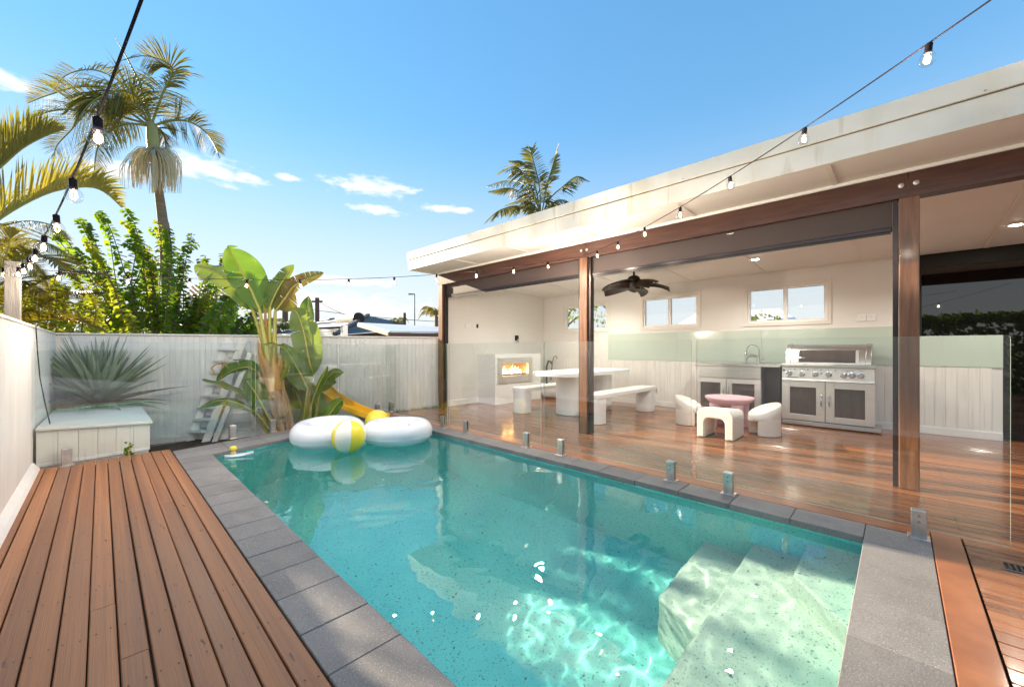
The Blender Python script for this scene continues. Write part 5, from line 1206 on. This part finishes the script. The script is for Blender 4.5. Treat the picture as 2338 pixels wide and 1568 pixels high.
# trees seen through the back windows
def leaf_tree(label, c, h, r, m, n=900, size=.16):
    t = thing('garden_tree', label, 'tree', (c[0],c[1],-.5), 'trees behind the pavilion')
    c = Vector((c[0],c[1],-.5))
    MB().tube([c, c+Vector((.05,.05,h*.35)), c+Vector((0,.1,h*.6))], [.12,.09,.06], 8).build('trunk', m_bark, t, True)
    for k in range(7):
        a = k*.9; e = c + Vector((math.cos(a)*r*.6, math.sin(a)*r*.6, h*random.uniform(.65,.95)))
        MB().tube([c+Vector((0,.05,h*.4)), (c+Vector((0,0,h*.5))).lerp(e,.5)+Vector((0,0,.1)), e], [.05,.03,.012], 5).build('limb', m_bark, t, True)
    mb = MB(); cl = [Vector((random.gauss(0,.5)*r, random.gauss(0,.5)*r, h*random.uniform(.55,1.02))) for _ in range(26)]
    for k in range(n):
        q = c + random.choice(cl) + Vector((random.gauss(0,.2),random.gauss(0,.2),random.gauss(0,.17)))*r*.8
        nn = Vector((random.uniform(-1,1),random.uniform(-1,1),random.uniform(-1,1))).normalized(); a = nn.orthogonal().normalized(); b = nn.cross(a); s = size*random.uniform(.5,1.1)
        mb.add([q-a*s*.5, q+b*s*.28, q+a*s*.5, q-b*s*.28], [(0,1,2,3)])
    o = mb.build('crown', m, t, fixn=False); o['kind'] = 'stuff'
leaf_tree('leafy tree filling the left-hand back window', (10.6,8.2), 3.9, 1.4, m_leaf_y, 1500, .16)
leaf_tree('small tree top low in the right-hand back window', (11.5,2.5), 2.55, .6, m_leaf_y, 420, .15)

hd = thing('hedge', 'clipped green hedge beyond the left wall, seen mirrored in the dark doors', 'hedge', (-2.6,0,-.5))
mb = MB()
for k in range(9000):
    f = random.random(); q = Vector((-2.1-random.random()**2*1.0, random.uniform(-7,5.2), random.uniform(-.3,2.05))) if f < .7 else Vector((random.uniform(-3.2,-2.1), random.uniform(-7,5.2), 2.05+random.uniform(-.1,.12)+.15*noise.noise((q.y*2 if k else 0,0,1))))
    nn = Vector((random.uniform(-1,1),random.uniform(-1,1),random.uniform(-1,1))).normalized(); a_ = nn.orthogonal().normalized(); b_ = nn.cross(a_); sz = random.uniform(.08,.15)
    mb.add([q-a_*sz, q+b_*sz*.55, q+a_*sz, q-b_*sz*.55], [(0,1,2,3)])
o = mb.build('foliage', m_leaf_d, hd, fixn=False); o['kind'] = 'stuff'
for k in range(7): MB().tube([(-2.6,-6+1.7*k,-.5),(-2.6+random.uniform(-.1,.1),-6+1.7*k,1.7)], [.05,.03], 6).build('trunk', m_bark, hd)

# ------------------------------------------------------------------ houses, poles and wires beyond the fence
def quad(mb, *p, mi=0): mb.add([Vector(q) for q in p], [tuple(range(len(p)))], mi)
def tilemat(name, c1, c2, sx, sz):
    m = mat(name, c1, .6, col2=c2, nscale=2.5); nt = m.node_tree; N = nt.nodes; L = nt.links; b = N['Principled BSDF']
    t_ = N.new('ShaderNodeTexCoord'); h = None
    for (direction, s) in (('X', sx), ('Z', sz)):
        w = N.new('ShaderNodeTexWave'); w.bands_direction = direction; w.inputs['Scale'].default_value = s; w.inputs['Distortion'].default_value = .4; L.new(t_.outputs['Object'], w.inputs['Vector'])
        if h is None: h = w.outputs['Fac']
        else:
            a = N.new('ShaderNodeMath'); a.operation = 'MULTIPLY'; L.new(h, a.inputs[0]); L.new(w.outputs['Fac'], a.inputs[1]); h = a.outputs[0]
    bp = N.new('ShaderNodeBump'); bp.inputs['Strength'].default_value = 1; bp.inputs['Distance'].default_value = .08; L.new(h, bp.inputs['Height']); L.new(bp.outputs[0], b.inputs['Normal'])
    return m
m_tile1 = tilemat('grey_concrete_tiles', (.12,.115,.11), (.18,.172,.165), 1.3, 3.2); m_tile2 = tilemat('terracotta_tiles', (.24,.10,.07), (.30,.14,.10), 1.3, 2.6)
h1 = thing('tiled_house', 'low house with grey tiled hip roof and solar tank beyond the fence', 'house', (P(840,760,20).x, P(840,760,20).y, -.5))
apex = P(841,721,22.5); e1 = P(590,768,19); e2 = P(764,765,15.5); e3 = P(935,752,19); bk = P(700,738,30); bk2 = P(925,738,28)
mb = MB(); quad(mb, e1, e2, apex, bk); quad(mb, e2, e3, bk2, apex); mb.build('roof', m_tile1, h1)
for a, b in ((apex,e2),(apex,bk)): MB().tube([a+Vector((0,0,.05)),b+Vector((0,0,.05))], .10, 6).build('ridge_cap', m_tile1, h1)
for a, b in ((e1,e2),(e2,e3)): beam_between(a-Vector((0,0,.12)), b-Vector((0,0,.12)), .12, .2).build('gutter', m_eave, h1)
mb = MB(); quad(mb, e1-Vector((0,0,2.6)), e2-Vector((0,0,2.6)), e2-Vector((0,0,.2)), e1-Vector((0,0,.2))); quad(mb, e2-Vector((0,0,2.6)), e3-Vector((0,0,2.6)), e3-Vector((0,0,.2)), e2-Vector((0,0,.2))); mb.build('wall', m_brick, h1)
mb = MB(); lift = Vector((0,0,.12))
for (u0, u1, v0, v1) in ((.25,.55,.25,.45),(.55,.95,.25,.42),(.35,.9,.60,.78)):
    f = lambda u, v: e1.lerp(e2,u).lerp(bk.lerp(apex,u),v)+lift
    quad(mb, f(u0,v0), f(u1,v0), f(u1,v1), f(u0,v1))
    mb.build('solar_panel', m_metalroof, h1); mb = MB()
w1, w2, w3, w4 = P(818,736,16.5), P(1030,747,20), P(1030,757,16), P(888,755.5,14)
mb = MB(); dz = Vector((0,0,-.06)); mb.add([w1,w2,w3,w4,w1+dz,w2+dz,w3+dz,w4+dz], [(0,1,2,3),(7,6,5,4),(0,4,5,1),(1,5,6,2),(2,6,7,3),(3,7,4,0)]); mb.build('patio_roof', m_metalroof, h1)
beam_between(w4+Vector((0,0,-.17)), w3+Vector((0,0,-.17)), .1, .2).build('gutter', m_eave, h1); beam_between(w4+Vector((0,0,-.1)), w1+Vector((0,0,-.1)), .1, .14).build('barge_board', m_tank, h1)
ta, tb = P(779,730,21.5), P(818,727,19.8); MB().tube([ta, tb], .30, 16).build('water_tank', m_tank, h1, True); MB().tube([tb, tb+(tb-ta).normalized()*.05], .30, 16).build('tank_end', m_black, h1)
h2 = thing('red_roof_house', 'house with red tiled roof half hidden behind the shrub', 'house', (P(500,760,24).x, P(500,760,24).y, -.5))
mb = MB(); quad(mb, P(420,682,22), P(545,684,22), P(530,652,26), P(440,650,26)); mb.build('roof', m_tile2, h2)
beam_between(P(420,685,22), P(546,687,22), .15, .18).build('gutter', m_soft, h2)
mb = MB(); quad(mb, P(425,800,22.3), P(543,800,22.3), P(543,688,22.3), P(425,688,22.3)); mb.build('wall', m_brick, h2)
MB().box((P(512,720,22.2).x-.4,P(512,720,22.2).y-.05,1.7),(P(512,720,22.2).x+.4,P(512,720,22.2).y+.0,2.6)).build('window', m_smoke, h2)
h3 = thing('grey_roof_house', 'pale grey gable roof low outside the middle back window', 'house', (16,4,-.5))
mb = MB(); quad(mb, (14.5,1.8,1.75),(14.5,6.2,1.75),(16.5,5.8,2.55),(16.5,3.0,2.55)); mb.build('roof', m_metalroof, h3); MB().box((14.8,1.9,-.5),(17,6.1,1.7)).build('wall', m_brick, h3)
def pole(x, ytop, d, r, label, arm=True):
    b = P(x,ytop,d); t = thing('power_pole', label, 'pole', (b.x,b.y,-.5))
    MB().tube([(b.x,b.y,-.5),(b.x,b.y,b.z)], [r*1.2,r], 8).build('shaft', m_eave, t)
    if arm: MB().obox((b.x,b.y,b.z-.25), RT*.35, FW*.05, Vector((0,0,.06))).build('cross_arm', m_eave, t)
    return b
pa = pole(724,680,27,.14,'brown timber power pole with a cross arm behind the right-hand leaves'); pb_ = pole(651,706,24,.16,'plain brown pole just right of the strelitzia leaves', False); pole(923.5,714,26,.09,'thin stub pole beside a scrubby palm',False)
t = thing('street_light', 'slim street lamp on a thin pole beyond the roofs', 'street lamp', (P(946,760,32).x,P(946,760,32).y,-.5))
b = P(946,671,32); MB().tube([(b.x,b.y,-.5),(b.x,b.y,b.z)], [.07,.045], 8).build('shaft', m_galv, t); a = P(937,671.5,32); MB().tube([b, a], .04, 6).build('arm', m_galv, t); MB().obox((a.x,a.y,a.z), RT*.16, FW*.1, Vector((0,0,.05))).build('lantern', m_galv, t)
def wire(p, q, sag, label):
    pts = [Vector(p).lerp(Vector(q), k/12) - Vector((0,0,sag*4*(k/12)*(1-k/12))) for k in range(13)]
    t = thing('overhead_wire', label, 'wire', pts[0][:]); MB().tube(pts, .016, 4).build('strand', m_cable, t)
wire(P(560,694,26), pa-Vector((0,0,.8)), .1, 'overhead wire left of the power pole'); wire(pa-Vector((0,0,.85)), P(1100,738,26), .15, 'long overhead wire from the power pole to the pavilion side')
wire(pa-Vector((0,0,.2)), P(800,724,22), .05, 'slanting service wire from the power pole down to the tiled house')
